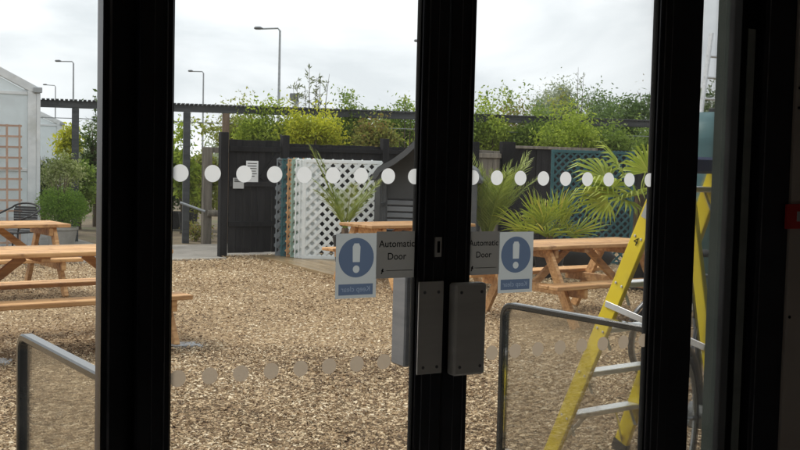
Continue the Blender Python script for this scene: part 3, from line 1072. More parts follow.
# ------------------------------------------------------------------ bicycles by the wall
def bicycle(label, hub, ang, lean=0.12, r=0.335):
    B = empty('bicycle', (hub.x, hub.y, 0), ang, label, 'bicycle', 'bicycles parked outside the door')
    B.rotation_euler = (lean, 0, ang)
    wb = 1.02
    for x in (0, wb):
        ty = MB()
        ring = [(x + r * 0.955 * math.cos(2 * pi * i / 40), 0, r + r * 0.955 * math.sin(2 * pi * i / 40)) for i in range(41)]
        ty.tube(ring, 0.017, 8, caps=False)
        wh = ty.build('tyre', 'rubber', B, smooth=True)
        rm = MB()
        rm.tube([(x + r * 0.885 * math.cos(2 * pi * i / 40), 0, r + r * 0.885 * math.sin(2 * pi * i / 40)) for i in range(41)], 0.010, 6, caps=False)
        rm.build('rim', 'galvanised', wh, smooth=True)
        sp_ = MB()
        for i in range(20):
            a = 2 * pi * i / 20
            sp_.tube([(x + 0.02 * math.cos(a + .6), 0.02 * (-1) ** i, r + 0.02 * math.sin(a + .6)), (x + r * .88 * math.cos(a), 0, r + r * .88 * math.sin(a))], 0.0016, 4)
        sp_.tube([(x, -0.05, r), (x, 0.05, r)], 0.016, 8)
        sp_.build('spokes', 'galvanised', wh)
        mg = MB()
        arc = [(x + (r + 0.03) * math.cos(a), 0, r + (r + 0.03) * math.sin(a)) for a in [math.radians(20 + 8 * i) for i in range(18)]]
        mg.tube(arc, 0.022, 8, ell=0.5)
        mg.build('mudguard', 'bike_frame', B, smooth=True)
    fm = MB()
    bb, st, hd0, hd1 = (0.44, 0, 0.28), (0.30, 0, 0.80), (0.88, 0, 0.62), (0.85, 0, 0.80)
    for p0, p1, q in ((bb, st, 0.016), (bb, hd0, 0.02), (st, hd1, 0.017), (hd0, hd1, 0.02), ((0, 0, r), bb, 0.012), ((0, 0, r), (0.31, 0, 0.76), 0.009), ((wb, 0, r), hd0, 0.014)):
        fm.tube([p0, p1], q, 8)
    fm.build('frame', 'bike_frame', B, smooth=True)
    hb = MB()
    hb.tube([hd1, (0.835, 0, 0.93)], 0.013, 8)
    hb.tube([(0.74, -0.29, 0.97), (0.82, -0.2, 0.98), (0.85, 0, 0.95), (0.82, 0.2, 0.98), (0.74, 0.29, 0.97)], 0.012, 8)
    hb.build('handlebar', 'bike_frame', B, smooth=True)
    sd = MB()
    sd.tube([st, (0.28, 0, 0.92)], 0.013, 8)
    sd.tube([(0.14, 0, 0.95), (0.22, 0, 0.955), (0.32, 0, 0.95), (0.42, 0, 0.94)], [0.05, 0.075, 0.045, 0.018], 10, ell=0.35)
    sd.build('saddle', 'rubber', B, smooth=True)
    cs = MB()
    cs.tube([(0.44, -0.06, 0.28), (0.44, 0.06, 0.28)], 0.07, 16)
    cs.tube([(0.44, -0.08, 0.28), (0.56, -0.08, 0.17)], 0.009, 6)
    cs.tube([(0.44, 0.08, 0.28), (0.32, 0.08, 0.39)], 0.009, 6)
    cs.build('crank', 'galvanised', B)
    return B


bicycle('bicycle behind the yellow ladder, the curve of its black tyre showing', AT(668, 322, 7.7), math.radians(20), 0.10)
bicycle('bicycle whose dark wheel shows in the narrow gap right of the black post', AT(681, 430, 5.2), math.radians(61), -0.03)

# ------------------------------------------------------------------ black fence, gate
FO = Vector((-2.73, 16.9, 0))                      # corner post of the gate
FH = 1.86
ft0, fo0 = FO.dot(EV), FO.dot(NV) - DOOR


def FX(s, o=0.0):                                  # a point s metres along the fence
    return FO + EV * s + NV * o


def board_row(parent, s0, s1, z0, z1, m, bw=0.118, skew=0.006, y=0.0):
    n_ = max(1, round((s1 - s0) / bw))
    w = (s1 - s0) / n_
    me = MB().cbox(-w / 2 + 0.002, w / 2 - 0.002, -0.009, 0.009, 0, z1 - z0, 0.003).mesh('board')
    for i in range(n_):
        o = link('board', me, m, parent, (s0 + (i + .5) * w, y + R.uniform(-skew, skew), z0 + R.uniform(-.006, .006)))


gate = empty('garden_gate', FX(0), PHI, 'black boarded gate with two paper notices, left end of the fence', 'gate')
board_row(gate, 0.09, 0.94, 0.05, FH - 0.06, 'black_timber', 0.121)
for z in (0.50, 1.12, FH - 0.20):
    MB().cbox(0.09, 0.94, -0.052, -0.010, z - 0.04, z + 0.04, 0.004).build('rail', 'black_timber', gate)
MB().bar((0.62, -0.031, FH - 0.66), (0.90, -0.031, FH - 0.27), 0.04, 0.08, up=(0, 0, 1)).build('brace', 'black_timber', gate)
for x in (0.0,):
    ps = MB().cbox(x - 0.055, x + 0.065, -0.06, 0.06, -0.05, FH + 0.05, 0.006)
    ps.build('post', 'black_timber', gate)
fence = empty('boarded_fence', FX(0.95), PHI, 'black close-boarded fence running behind the lattice stack and arbour', 'fence')
SEG = [0.06, 1.86, 3.66]
for i, s in enumerate(SEG[:-1]):
    board_row(fence, s + 0.06, SEG[i + 1] - 0.06, 0.02, FH - 0.10, 'black_timber', 0.112)
    MB().cbox(s + 0.06, SEG[i + 1] - 0.06, -0.07, -0.012, FH - 0.22, FH - 0.15, 0.004).build('rail', 'black_timber', fence)
    MB().cbox(s + 0.06, SEG[i + 1] - 0.06, -0.07, -0.012, 0.55, 0.62, 0.004).build('rail', 'black_timber', fence)
for s in SEG:
    MB().cbox(s - 0.058, s + 0.058, -0.09, 0.03, -0.05, FH + 0.03, 0.006).build('post', 'black_timber', fence)
# notices on the gate


def on_fence(x, y, o=-0.06):
    d = ray(x, y)
    k = (FO.dot(NV) + o) / d.dot(NV)
    q = Vector((0, 0, EYE)) + d * k
    return (q - FO).dot(EV), q.z


for nm, x0, x1, y0, y1, mm, lab, rot in (('paper_notice', 246, 258.5, 161, 182, 'paper', 'white paper notice with lines of print pinned to the black gate', 0.03),
                                         ('paper_notice', 233, 244, 178, 188.5, 'paper_grey', 'small grey label on the black gate, below the white paper notice', 0.05)):
    s0, z0 = on_fence(x0, y1)
    s1, z1 = on_fence(x1, y0)
    S = empty(nm, FX((s0 + s1) / 2, -0.056) + Vector((0, 0, z0)), PHI, lab, 'notice')
    w, h = s1 - s0, z1 - z0
    MB().cbox(-w / 2, w / 2, -0.002, 0.002, 0, h, 0.0005).build('sheet', mm, S)
    b = MB()
    for i in range(6 if w > .18 else 3):
        z = h * (0.86 - i * 0.12)
        b.box(-w * 0.38, w * (0.38 - 0.2 * R.random()), -0.0035, -0.0025, z, z + 0.012)
    b.build('print', 'ink_grey', S)

# the right-hand stretch of fence: weathered panel, dark post, dark panel, a return beyond
fence2 = empty('weathered_fence', FX(5.0), PHI, 'weathered grey fence panel between dark posts behind the tall palm', 'fence')
fence3 = empty('boarded_fence', FX(5.0), PHI, 'dark boarded fence panels behind the teal lattice at the right', 'fence')


def s_at(x):
    return on_fence(x, 180)[0] - 5.0


a_, b_, c_ = s_at(471), s_at(502), s_at(514)
board_row(fence2, a_ + 0.05, b_ - 0.02, 0.02, 1.75, 'grey_timber', 0.14)
MB().cbox(a_ + 0.02, b_ - 0.02, -0.055, -0.012, 1.62, 1.70, 0.004).build('rail', 'grey_timber', fence2)
MB().cbox(a_ - 0.09, a_ + 0.05, -0.08, 0.04, -0.05, FH + 0.03, 0.006).build('post', 'black_timber', fence2)
MB().cbox(b_ - 0.01, c_, -0.08, 0.04, -0.05, FH + 0.05, 0.006).build('post', 'black_timber', fence2)
e_ = c_ + 1.9
board_row(fence3, c_ + 0.01, e_, 0.02, FH - 0.04, 'black_timber', 0.13)
board_row(fence3, e_ + 0.12, e_ + 2.2, 0.02, FH - 0.04, 'black_timber', 0.13)
for s in (e_ + 0.06, e_ + 2.26):
    MB().cbox(s - 0.058, s + 0.058, -0.09, 0.03, -0.05, FH + 0.03, 0.006).build('post', 'black_timber', fence3)
MB().cbox(c_ + 0.01, e_, -0.06, -0.012, FH - 0.06, FH - 0.01, 0.004).build('rail', 'grey_timber', fence3)

# ------------------------------------------------------------------ raised board platform under the lattice panels
pl = empty('platform', AT(300, 262, 15.7), PHI, 'low platform of wet brown boards under the lattice panels', 'platform')
pl.location = (-0.75, 16.05, 0)
inv = pl.location
A1, B1 = Vector((-2.18, 16.80, 0)), Vector((-0.78, 14.06, 0))
dn = (B1 - A1)
Ln = dn.length
dn.normalize()
de = Vector((-dn.y, dn.x, 0))
pl.rotation_euler = (0, 0, math.atan2(dn.y, dn.x))
pl.location = A1
me = MB().cbox(0, Ln, 0.003, 0.142, -0.02, 0.045, 0.005).mesh('board')
for i in range(15):
    link('board', me, 'wet_board', pl, (0, i * 0.145, R.uniform(-.002, .002)))


# ------------------------------------------------------------------ lattice panels
def clip_line(px, pz, dx, dz, w, h):
    t0, t1 = -1e9, 1e9
    for p, d, m_ in ((px, dx, w), (pz, dz, h)):
        if abs(d) < 1e-9:
            continue
        a, b = (0 - p) / d, (m_ - p) / d
        t0, t1 = max(t0, min(a, b)), min(t1, max(a, b))
    return t0, t1


def lattice_panel(label, base, ang, w, h, m, lean=0.0, pitch=0.115, sw=0.034, split=True, cat='lattice panel', group=None, fw=0.045, name='lattice_panel', z0=0.0, joined='lattice'):
    P = empty(name, base, ang, label, cat, group)
    P.rotation_euler = (-lean, 0, ang)
    for x0, x1, q0, q1 in ((0, w, h - fw, h), (0, w, 0, fw)):
        MB().cbox(x0, x1, -0.016, 0.016, q0, q1, 0.003).build('frame_rail', m, P)
    for x0, x1 in ((0, fw), (w - fw, w)):
        MB().cbox(x0, x1, -0.0155, 0.0155, fw, h - fw, 0.003).build('frame_rail', m, P)
    allb = MB()
    c45 = math.sqrt(.5)
    for sgn, y in ((1, -0.006), (-1, 0.006)):
        k = int((w + h) / (pitch * math.sqrt(2))) + 3
        for i in range(-k, k + 1):
            px = w / 2 + i * pitch * math.sqrt(2)
            t0, t1 = clip_line(px, h / 2, sgn * c45, c45, w, h)
            if t1 - t0 < 0.08:
                continue
            p0, p1 = (px + sgn * c45 * t0, y, h / 2 + c45 * t0), (px + sgn * c45 * t1, y, h / 2 + c45 * t1)
            b = MB() if split else allb
            b.bar(p0, p1, 0.010, sw, up=(-sgn * c45, 0, c45), c=0.001)
            if split:
                b.build('slat', m, P)
    if not split:
        allb.build(joined, m, P)
    return P


PZ = 0.046
LP0 = AT(300, 258, 16.35)
lw0 = 1.17
names = [('lattice_white', 'white lattice panel at the front of the stack on the wet boards', True),
         ('lattice_white', 'white lattice panel directly behind the front one in the stack', False),
         ('lattice_white', 'white lattice panel next to the pale green one in the stack', False),
         ('lattice_sage', 'pale green lattice panel in the stack, between white and tan ones', False),
         ('lattice_tan', 'tan wooden lattice panel in the middle of the stack', False),
         ('lattice_teal', 'dark teal lattice panel in the stack beside the tan one', False),
         ('lattice_grey', 'blue grey lattice panel at the left end of the stack', False)]
edge_px = [301.5, 298, 294, 290, 286, 280.5, 275]
for i, ((mm, lab, spl), xe) in enumerate(zip(names, edge_px)):
    D_ = 16.35 + 0.07 * i
    q = AT(xe, 258, D_)
    wi = lw0 if i == 0 else (313.5 - xe) / F_PX * D_ + 0.06
    lattice_panel(lab, Vector((q.x, q.y, PZ)), math.radians(3), wi, 1.48, mm, lean=0.03, split=spl, pitch=0.102, sw=0.046 if i == 0 else 0.064, group='stack of lattice panels',
                  fw=0.05 if i == 0 else 0.022)
q = AT(549, 236, 17.0)
lattice_panel('dark teal lattice panel standing behind the palms at the right', Vector((q.x, q.y, 0)), math.radians(6), 1.32, 1.76, 'lattice_teal', pitch=0.085, sw=0.03)


# ------------------------------------------------------------------ arbour seat
AD = 15.6
aL, aR = AT(374, 200, AD), AT(477, 200, AD - 0.25)
AB = empty('arbour_seat', Vector((aL.x, aL.y, 0)), math.atan2(aR.y - aL.y, aR.x - aL.x), 'dark grey arched garden arbour seat with slatted back', 'arbour')
aw = (Vector((aR.x, aR.y)) - Vector((aL.x, aL.y))).length
ad = 0.55
zs = AT(374, 178, AD).z                              # spring line
za = AT(424, 129, AD - .1).z                       # apex
for x in (0.045, aw - 0.045):
    for y in (0.04, ad):
        MB().cbox(x - 0.04, x + 0.04, y - 0.035, y + 0.035, PZ, zs + 0.06, 0.005).build('post', 'arbour_paint', AB)
    for z in (0.5, 0.9, 1.3):
        MB().cbox(x - 0.02, x + 0.02, 0.08, ad - 0.04, z - 0.025, z + 0.025, 0.003).build('side_rail', 'arbour_paint', AB)
    for k in range(4):
        MB().cbox(x - 0.008, x + 0.008, 0.13 + k * 0.1, 0.16 + k * 0.1, 0.5, 1.3, 0.002).build('side_slat', 'arbour_paint', AB)


def ogee(u):                                         # u 0..1 from the eaves to the apex
    return zs + (za - zs) * float(np.interp(u, [0, .04, .10, .17, .36, .57, .77, .96, 1.0], [0, .13, .21, .26, .37, .54, .75, .98, 1.0]))


prof = [(-0.03 + (aw / 2 + 0.03) * i / 32, ogee(i / 32)) for i in range(33)]
prof = [(-0.055, zs - 0.03), (-0.06, zs - 0.005)] + prof[1:]
full = prof + [(aw - x, z) for x, z in prof[::-1][1:]]
th = 0.075
bot = []
for i, (x, z) in enumerate(full):
    a = full[max(0, i - 1)]
    b2 = full[min(len(full) - 1, i + 1)]
    d = Vector((b2[0] - a[0], b2[1] - a[1])).normalized()
    bot.append((x + d.y * th, z - d.x * th))
for y0, y1, nm in ((-0.05, 0.0, 'arch_board'), (ad + 0.04, ad + 0.08, 'arch_board')):
    b = MB()
    k = len(full)
    v = [(x, y0, z) for x, z in full] + [(x, y0, z) for x, z in bot] + [(x, y1, z) for x, z in full] + [(x, y1, z) for x, z in bot]
    f = []
    for i in range(k - 1):
        f += [(i, k + i, k + i + 1, i + 1), (2 * k + i, 2 * k + i + 1, 3 * k + i + 1, 3 * k + i), (i, i + 1, 2 * k + i + 1, 2 * k + i), (k + i, 3 * k + i, 3 * k + i + 1, k + i + 1)]
    f += [(0, 2 * k, 3 * k, k), (k - 1, 2 * k - 1, 4 * k - 1, 3 * k - 1)]
    b.add(v, f)
    b.build(nm, 'arbour_paint', AB)
b = MB()                                             # roof skin
k = len(full)
v = [(x, -0.02, z + 0.008) for x, z in full] + [(x, ad + 0.07, z + 0.008) for x, z in full] + [(x, -0.02, z - 0.006) for x, z in full] + [(x, ad + 0.07, z - 0.006) for x, z in full]
f = []
for i in range(k - 1):
    f += [(i, i + 1, k + i + 1, k + i), (2 * k + i, 3 * k + i, 3 * k + i + 1, 2 * k + i + 1)]
b.add(v, f).build('roof', 'arbour_paint', AB)
b = MB().prism([(0.06, zs - 0.30)] + [(x, z - 0.03) for x, z in full[2:-2]] + [(aw - 0.06, zs - 0.30)], ad + 0.01, ad + 0.03)
b.build('gable_panel', 'arbour_paint', AB)
for i in range(9):
    z = zs - 0.36 - i * 0.092
    MB().bar((0.09, ad - 0.01, z), (aw - 0.09, ad - 0.01, z), 0.02, 0.066, up=(0, 0.35, 1)).build('back_slat', 'arbour_slat', AB)
for i in range(4):
    MB().cbox(0.05, aw - 0.05, 0.04 + i * 0.12, 0.145 + i * 0.12, 0.43, 0.455, 0.004).build('seat_slat', 'arbour_slat', AB)
MB().cbox(0.085, aw - 0.085, 0.02, 0.05, 0.10, 0.425, 0.004).build('seat_front', 'arbour_paint', AB)


# ------------------------------------------------------------------ greenhouses
def greenhouse(label, corner, ang, w, L, eave, ridge, detail=True):
    """corner: near right eaves corner on the ground; the gable end runs left from it, the side wall goes back"""
    H = empty('greenhouse', corner, ang, label, 'greenhouse', 'white greenhouses at the left')
    pw = 0.13
    for x in (0, -w):
        MB().cbox(x - pw, x, 0, 0.10, 0, eave, 0.006).build('corner_post', 'white_frame', H)
    for s, xx in ((1, 0), (-1, -w)):
        MB().bar((xx + s * 0.04, 0.05, eave - 0.01), (-w / 2, 0.05, ridge), 0.10, 0.12, up=(0, 0, 1)).build('verge', 'white_frame', H)
    nb_ = max(2, int(w / 1.1))
    bay = (w - 2 * pw) / nb_
    for i in range(nb_):
        x0 = -w + pw + i * bay
        h0 = eave + (ridge - eave) * (1 - abs((x0 + 0.02) + w / 2) / (w / 2)) - 0.06
        if i:
            MB().cbox(x0 - 0.03, x0 + 0.03, 0.02, 0.08, 0, h0, 0.004).build('glazing_bar', 'white_frame', H)
        a, c = x0 + (0.03 if i else 0), x0 + bay - (0.03 if i < nb_ - 1 else 0)
        hh = lambda x: eave + (ridge - eave) * (1 - abs(x + w / 2) / (w / 2)) - 0.08
        MB().prism([(a, 0.5), (c, 0.5), (c, hh(c)), (a, hh(a))], 0.045, 0.051).build('pane', 'pane_glass', H)
        MB().cbox(a, c, 0.03, 0.07, 0, 0.5, 0.004).build('base_panel', 'white_frame', H)
    ns = max(2, int(L / 1.2))
    for xs, sg in ((0, 1), (-w, -1)):
        for i in range(ns):
            y0, y1 = 0.10 + (L - .1) * i / ns, 0.10 + (L - .1) * (i + 1) / ns
            MB().cbox(xs - 0.06 if sg > 0 else xs, xs if sg > 0 else xs + 0.06, y1 - 0.05, y1, 0, eave, 0.004).build('glazing_bar', 'white_frame', H)
            MB().box(xs - sg * 0.035 - .003, xs - sg * 0.035 + .003, y0, y1 - 0.05, 0.4, eave - 0.05).build('pane', 'pane_glass', H)
            # roof pane
            MB().add([(xs, y0, eave + 0.03), (xs, y1, eave + 0.03), (-w / 2, y1, ridge + 0.05), (-w / 2, y0, ridge + 0.05)], [(0, 1, 2, 3)]).build('roof_pane', 'pane_glass', H)
        MB().cbox(xs - 0.05 if sg > 0 else xs - 0.08, xs + 0.08 if sg > 0 else xs + 0.05, -0.05, L, eave - 0.03, eave + 0.06, 0.01).build('gutter', 'gutter_grey', H)
    for z in (1.25, eave - 0.04):
        MB().cbox(-w + pw, -pw, 0.025, 0.075, z - 0.025, z + 0.025, 0.004).build('transom', 'white_frame', H)
    MB().cbox(0.0, 0.06, -0.02, 0.05, 0.1, eave - 0.03, 0.015).build('downpipe', 'white_frame', H)
    MB().bar((-w / 2, 0, ridge + 0.04), (-w / 2, L, ridge + 0.04), 0.10, 0.06).build('ridge', 'white_frame', H)
    return H


gc = AT(36, 240, 17.6)
gz = AT(36, 91, 17.6).z
gh1 = greenhouse('white greenhouse at the left edge with a brown trellis against it', Vector((gc.x, gc.y, 0)), PHI, 4.2, 8.0, gz, gz + 1.05)
gc2 = AT(61.5, 200, 31)
gz2 = AT(61.5, 124, 31).z
greenhouse('smaller pale greenhouse farther back behind the yellow shrub', Vector((gc2.x, gc2.y, 0)), PHI - 0.05, 4.2, 6.0, gz2, gz2 + 0.95)

# brown square trellis leaning on the greenhouse
q0 = Vector((gc.x, gc.y, 0)) - EV * 1.62 - NV * 0.10
TR = empty('square_trellis', q0, PHI, 'brown square trellis leaning against the white greenhouse', 'trellis')
TR.rotation_euler = (-0.03, 0, PHI)
tzt = AT(10, 124, 17.2).z
for i in range(8):
    x = 0.02 + i * 0.19
    MB().cbox(x - 0.016, x + 0.016, -0.012, 0.0, 0.05, tzt, 0.002).build('slat', 'trellis_brown', TR)
nz_ = 12
for i in range(nz_):
    z = 0.10 + (tzt - 0.12) * i / (nz_ - 1)
    MB().cbox(0.0, 1.39, 0.001, 0.012, z - 0.016, z + 0.016, 0.002).build('slat', 'trellis_brown', TR)

# ------------------------------------------------------------------ long pergola beam
p0, p1 = AT(30, 103, 18.9), AT(668, 125, 22.4)
PB = empty('pergola', Vector((p0.x, p0.y, 0)), math.atan2(p1.y - p0.y, p1.x - p0.x), 'long dark grey timber beam on posts running behind the shrubs', 'pergola')
bl = (Vector((p1.x, p1.y)) - Vector((p0.x, p0.y))).length
bz = (p0.z + p1.z) / 2
zoff = (p1.z - p0.z)
MB().bar((-3, 0, p0.z - zoff * 3 / bl), (bl + 1, 0, p1.z + zoff / bl), 0.11, 0.125).build('beam', 'beam_timber', PB)
b = MB()
for i in range(int((bl + 4) / 0.076)):
    x = -3 + i * 0.076
    z = p0.z + zoff * x / bl
    b.box(x, x + 0.05, -0.11, 0.11, z + 0.066, z + 0.085)
tag(b.build('ridged_cap', 'beam_timber', PB), kind='stuff')
MB().tube([(-3, 0.05, p0.z - 0.24), (bl + 1, 0.05, p1.z - 0.24)], 0.008, 6).build('wire', 'galvanised', PB)
for xp, mm in ((75.5, 'beam_timber'), (187, 'beam_timber'), (226, 'brown_timber'), (446, 'beam_timber'), (672, 'beam_timber')):
    k = 0.5
    for _ in range(20):
        q = p0.lerp(p1, k)
        v = Vector((q.x, q.y, q.z - EYE))
        xx = 400 + F_PX * v.dot(CR) / v.dot(_f)
        k += (xp - xx) / 640
    s = k * bl
    MB().cbox(s - 0.06, s + 0.06, -0.055, 0.055, -0.1, p0.z + zoff * k - 0.0665, 0.006).build('post', mm, PB)


# ------------------------------------------------------------------ street lamps far behind
def street_lamp(label, px_, top_y, arm_px, D, H=None):
    top = AT(px_, top_y, D)
    S = empty('street_lamp', Vector((top.x, top.y, 0)), 0, label, 'street lamp', 'street lamps on the road behind')
    MB().tube([(0, 0, 0), (0, 0, 1.6), (0, 0, 1.61), (0, 0, top.z)], [0.11, 0.11, 0.075, 0.05], 10).build('pole', 'galvanised', S, smooth=False)
    tip = AT(arm_px, top_y - 1.5, D)
    dx = tip.x - top.x
    MB().tube([(0, 0, top.z - 0.02), (dx * 0.08, 0, top.z + 0.10), (dx * 0.7, 0, tip.z + 0.02)], 0.04, 8).build('arm', 'galvanised', S)
    hd = MB()
    hd.tube([(dx * 0.66, 0, tip.z + 0.03), (dx * 0.76, 0, tip.z + 0.05), (dx * 0.95, 0, tip.z + 0.05), (dx, 0, tip.z + 0.03)], [0.06, 0.15, 0.15, 0.05], 10, ell=0.5)
    hd.build('lamp_head', 'lamp_head', S, smooth=True)
    return S


street_lamp('tallest street lamp, behind the black gate, its arm to the left', 280, 30.5, 254, 52)
street_lamp('street lamp right of the left black post, its arm to the left', 203.5, 73, 188, 80)
street_lamp('street lamp above the left greenhouse, left of the left black post', 73.5, 63, 55, 75)
street_lamp('faintest smallest street lamp, directly above the far greenhouse', 55.5, 86.5, 43, 110)
street_lamp('street lamp mostly hidden behind the middle door stiles, only its tip showing', 434, 43, 414, 58)

# a small box sign on a mast
q = AT(296.5, 97, 30)
ms = empty('mast_box', Vector((q.x, q.y, 0)), 0, 'small dark box on a thin mast beside the feathery tree', 'mast')
MB().tube([(0, 0, 0), (0, 0, q.z + 0.10)], 0.035, 8).build('mast', 'galvanised', ms)
MB().cbox(-0.18, 0.05, -0.08, 0.08, q.z - 0.10, q.z + 0.10, 0.02).build('box', 'lamp_head', ms)


# ------------------------------------------------------------------ plants
def blob_points(k, blobs):
    """points spread through a set of ellipsoids, denser near their skins"""
    wts = np.array([b[1][0] * b[1][1] * b[1][2] for b in blobs]) ** 0.75
    wts /= wts.sum()
    idx = NR.choice(len(blobs), size=k, p=wts)
    d = NR.normal(size=(k, 3))
    d /= np.linalg.norm(d, axis=1, keepdims=True)
    r = NR.random(k) ** 0.42
    c = np.array([b[0] for b in blobs])[idx]
    s = np.array([b[1] for b in blobs])[idx]
    return c + d * s * r[:, None], d


def crown(name, parent, blobs, k, size, m, slim=0.45, droop=0.0, clump=0.0, outw=0.4):
    c, d = blob_points(k, blobs)
    if clump:
        nc = max(8, int(k / 28))
        cc_, _ = blob_points(nc, blobs)
        ch = NR.integers(0, nc, k)
        c = cc_[ch] + NR.normal(size=(k, 3)) * clump
    a, _ = rand_rot(k)
    a = a + d * outw + np.array([0, 0, -droop])
    a /= np.linalg.norm(a, axis=1, keepdims=True)
    b = NR.normal(size=(k, 3))
    b -= (b * a).sum(1, keepdims=True) * a
    b /= np.linalg.norm(b, axis=1, keepdims=True)
    L = (size * (0.6 + 0.8 * NR.random(k)))[:, None]
    Wd = L * slim * 0.5
    V = np.stack([c, c + a * L * 0.5 + b * Wd, c + a * L, c + a * L * 0.5 - b * Wd], 1)
    me = quads_mesh(name, V, 4, m)
    o = link(name, me, None, parent)
    return o


def limbs(parent, H, spread, n_, r0, m='bark', name='trunk', base=(0, 0, 0), fork=0.25):
    b = MB()
    base = Vector(base)
    b.tube([base + Vector((0, 0, -0.1)), base + Vector((R.uniform(-.03, .03), R.uniform(-.03, .03), H * fork))], [r0, r0 * 0.85], 7)
    for i in range(n_):
        a = 2 * pi * i / n_ + R.uniform(-.4, .4)
        s = spread * R.uniform(0.4, 1.0)
        h = H * R.uniform(0.75, 1.0)
        p1 = base + Vector((math.cos(a) * s * .4, math.sin(a) * s * .4, H * fork + (h - H * fork) * .5))
        p2 = base + Vector((math.cos(a) * s, math.sin(a) * s, h))
        st = base + Vector((0, 0, H * fork * 0.95))
        b.tube([st, p1, p2], [r0 * 0.55, r0 * 0.38, r0 * 0.1], 5)
        for j in range(2):
            q = p1.lerp(p2, R.uniform(.1, .8))
            b.tube([q, q + Vector((R.uniform(-.3, .3) * spread, R.uniform(-.3, .3) * spread, R.uniform(.1, .3) * H * .5))], [r0 * .22, r0 * .05], 4)
    return b.build(name, m, parent)


def shrub(label, x, ytop, D, wpx, m, leaf=0.08, k=3200, slim=0.45, ybot=None, name='shrub', cat='shrub', group=None, lumps=9, clump=0.09, trunk='bark', sprigs=0, fill=1.0, zmin=0.1):
    if group == 'shrubs behind the fence':
        ybot = ybot or 158
        wpx *= 1.2
        k = int(k * 2.1)
        leaf *= 0.66
        ytop += 9 if x < 430 else 10
        clump = 0.10
        sprigs += 5
        lumps = 13
        D += 1.7 if x in (236, 404) else -0.2 if x > 430 else -0.5
    top = AT(x, ytop, D)
    hw = wpx / F_PX * D / 2
    H = top.z
    zb = AT(x, ybot, D).z if ybot else zmin
    zb = max(zb, zmin)
    S = empty(name, Vector((top.x, top.y, 0)), 0, label, cat, group)
    hz = (H - zb) / 2
    cz = (H + zb) / 2
    blobs = [((0, 0, cz), (hw * .55, hw * .5, hz * .62))]
    for i in range(lumps):
        a = 2 * pi * R.random()
        zz = R.uniform(-0.75, 0.78)
        rr = hw * math.sqrt(max(0.05, 1 - zz * zz)) * R.uniform(0.45, 0.85)
        s = R.uniform(0.16, 0.36)
        blobs.append(((math.cos(a) * rr, math.sin(a) * rr * .8, cz + zz * hz * .8), (hw * s, hw * s, min(hz, hw) * s * 1.1)))
    # a few shoots that break the outline
    for i in range(sprigs):
        a = 2 * pi * R.random()
        rr = hw * R.uniform(0, .9)
        blobs.append(((math.cos(a) * rr, math.sin(a) * rr * .7, H * R.uniform(.93, 1.10)), (hw * .07, hw * .07, hz * R.uniform(.14, .40))))
    limbs(S, H * .92, hw * .8, 6, 0.03 + 0.012 * H, trunk)
    crown('crown', S, blobs, int(k * fill), leaf, m, slim=slim, clump=clump)
    return S


GB = 'shrubs behind the fence'
GL = 'shrubs by the path at the left'
# left, round the path
S1 = AT(62, 222, 17.2)
bx_ = empty('box_ball', Vector((S1.x, S1.y, 0)), 0, 'clipped green box ball in a pale pot by the path', 'shrub', GL)
zc = AT(62, 206, 17.2).z
MB().lathe([(0.17, 0.004), (0.23, 0.32), (0.25, 0.34), (0.25, 0.38), (0.22, 0.38)], 18).build('pot', 'pot_clay', bx_)
rr = 25 / F_PX * 17.2
crown('crown', bx_, [((0.0, 0, zc), (rr, rr, rr * .80)), ((-rr * .35, 0, zc + .02), (rr * .72, rr * .7, rr * .72)), ((rr * .4, -.05, zc - .04), (rr * .70, rr * .7, rr * .74))], 11000, 0.026, 'leaf_box', slim=0.6)
limbs(bx_, zc + .2, rr * .6, 6, 0.03, base=(0, 0, 0.3))
q = AT(60, 175, 18.3)
vs = empty('standard_shrub', Vector((q.x, q.y, 0)), 0, 'pale variegated standard shrub above the box ball', 'shrub', GL)
MB().lathe([(0.16, 0.004), (0.21, 0.30), (0.22, 0.34), (0.19, 0.34)], 16).build('pot', 'black_plastic', vs)
MB().tube([(0, 0, 0.3), (0.02, 0, 0.8), (0, 0, q.z)], [0.025, 0.02, 0.015], 7).build('stem', 'bark_pale', vs)
rr = 19 / F_PX * 18.3
crown('crown', vs, [((0, 0, q.z), (rr, rr, rr * .7)), ((-rr * .6, 0, q.z - .06), (rr * .6, rr * .5, rr * .5)), ((rr * .6, .1, q.z + .05), (rr * .6, rr * .5, rr * .45)), ((0, 0, q.z + .2), (rr * .5, rr * .5, rr * .5)), ((.1, 0, q.z + .34), (.08, .08, .12))], 2600, 0.055, 'leaf_variegated', clump=0.06)
shrub('yellow flowering shrub in front of the far greenhouse', 68, 126, 24, 20, 'leaf_yellow', 0.10, 1500, group=GL, ybot=165)
shrub('dark green shrub beside the greenhouse wall', 45, 146, 21, 26, 'leaf_dark', 0.09, 2400, group=GL)
shrub('low green shrub behind the variegated standard', 80, 160, 22.5, 34, 'leaf_green', 0.09, 2600, group=GL)
shrub('tall dark shrub just left of the left black post', 96, 114, 23.5, 26, 'leaf_dark', 0.10, 2400, group=GL, sprigs=5)
shrub('tall green shrub hidden mostly behind the left black post', 120, 118, 24, 50, 'leaf_green', 0.11, 3000, group=GL, sprigs=3)
shrub('bright green bush just right of the left black post', 183, 138, 22.0, 34, 'leaf_lime', 0.10, 3200, group=GL, sprigs=6, ybot=214)
shrub('green and brown bush behind the weathered post', 206, 134, 23, 34, 'leaf_olive', 0.10, 2800, group=GL, sprigs=6)
shrub('dark bush low behind the black pots', 160, 170, 23.5, 60, 'leaf_dark', 0.10, 2600, group=GL)
shrub('small straggly brown plant at the foot of the weathered post', 197, 228, 20.2, 24, 'leaf_russet', 0.05, 900, group=GL, name='plant', cat='plant')
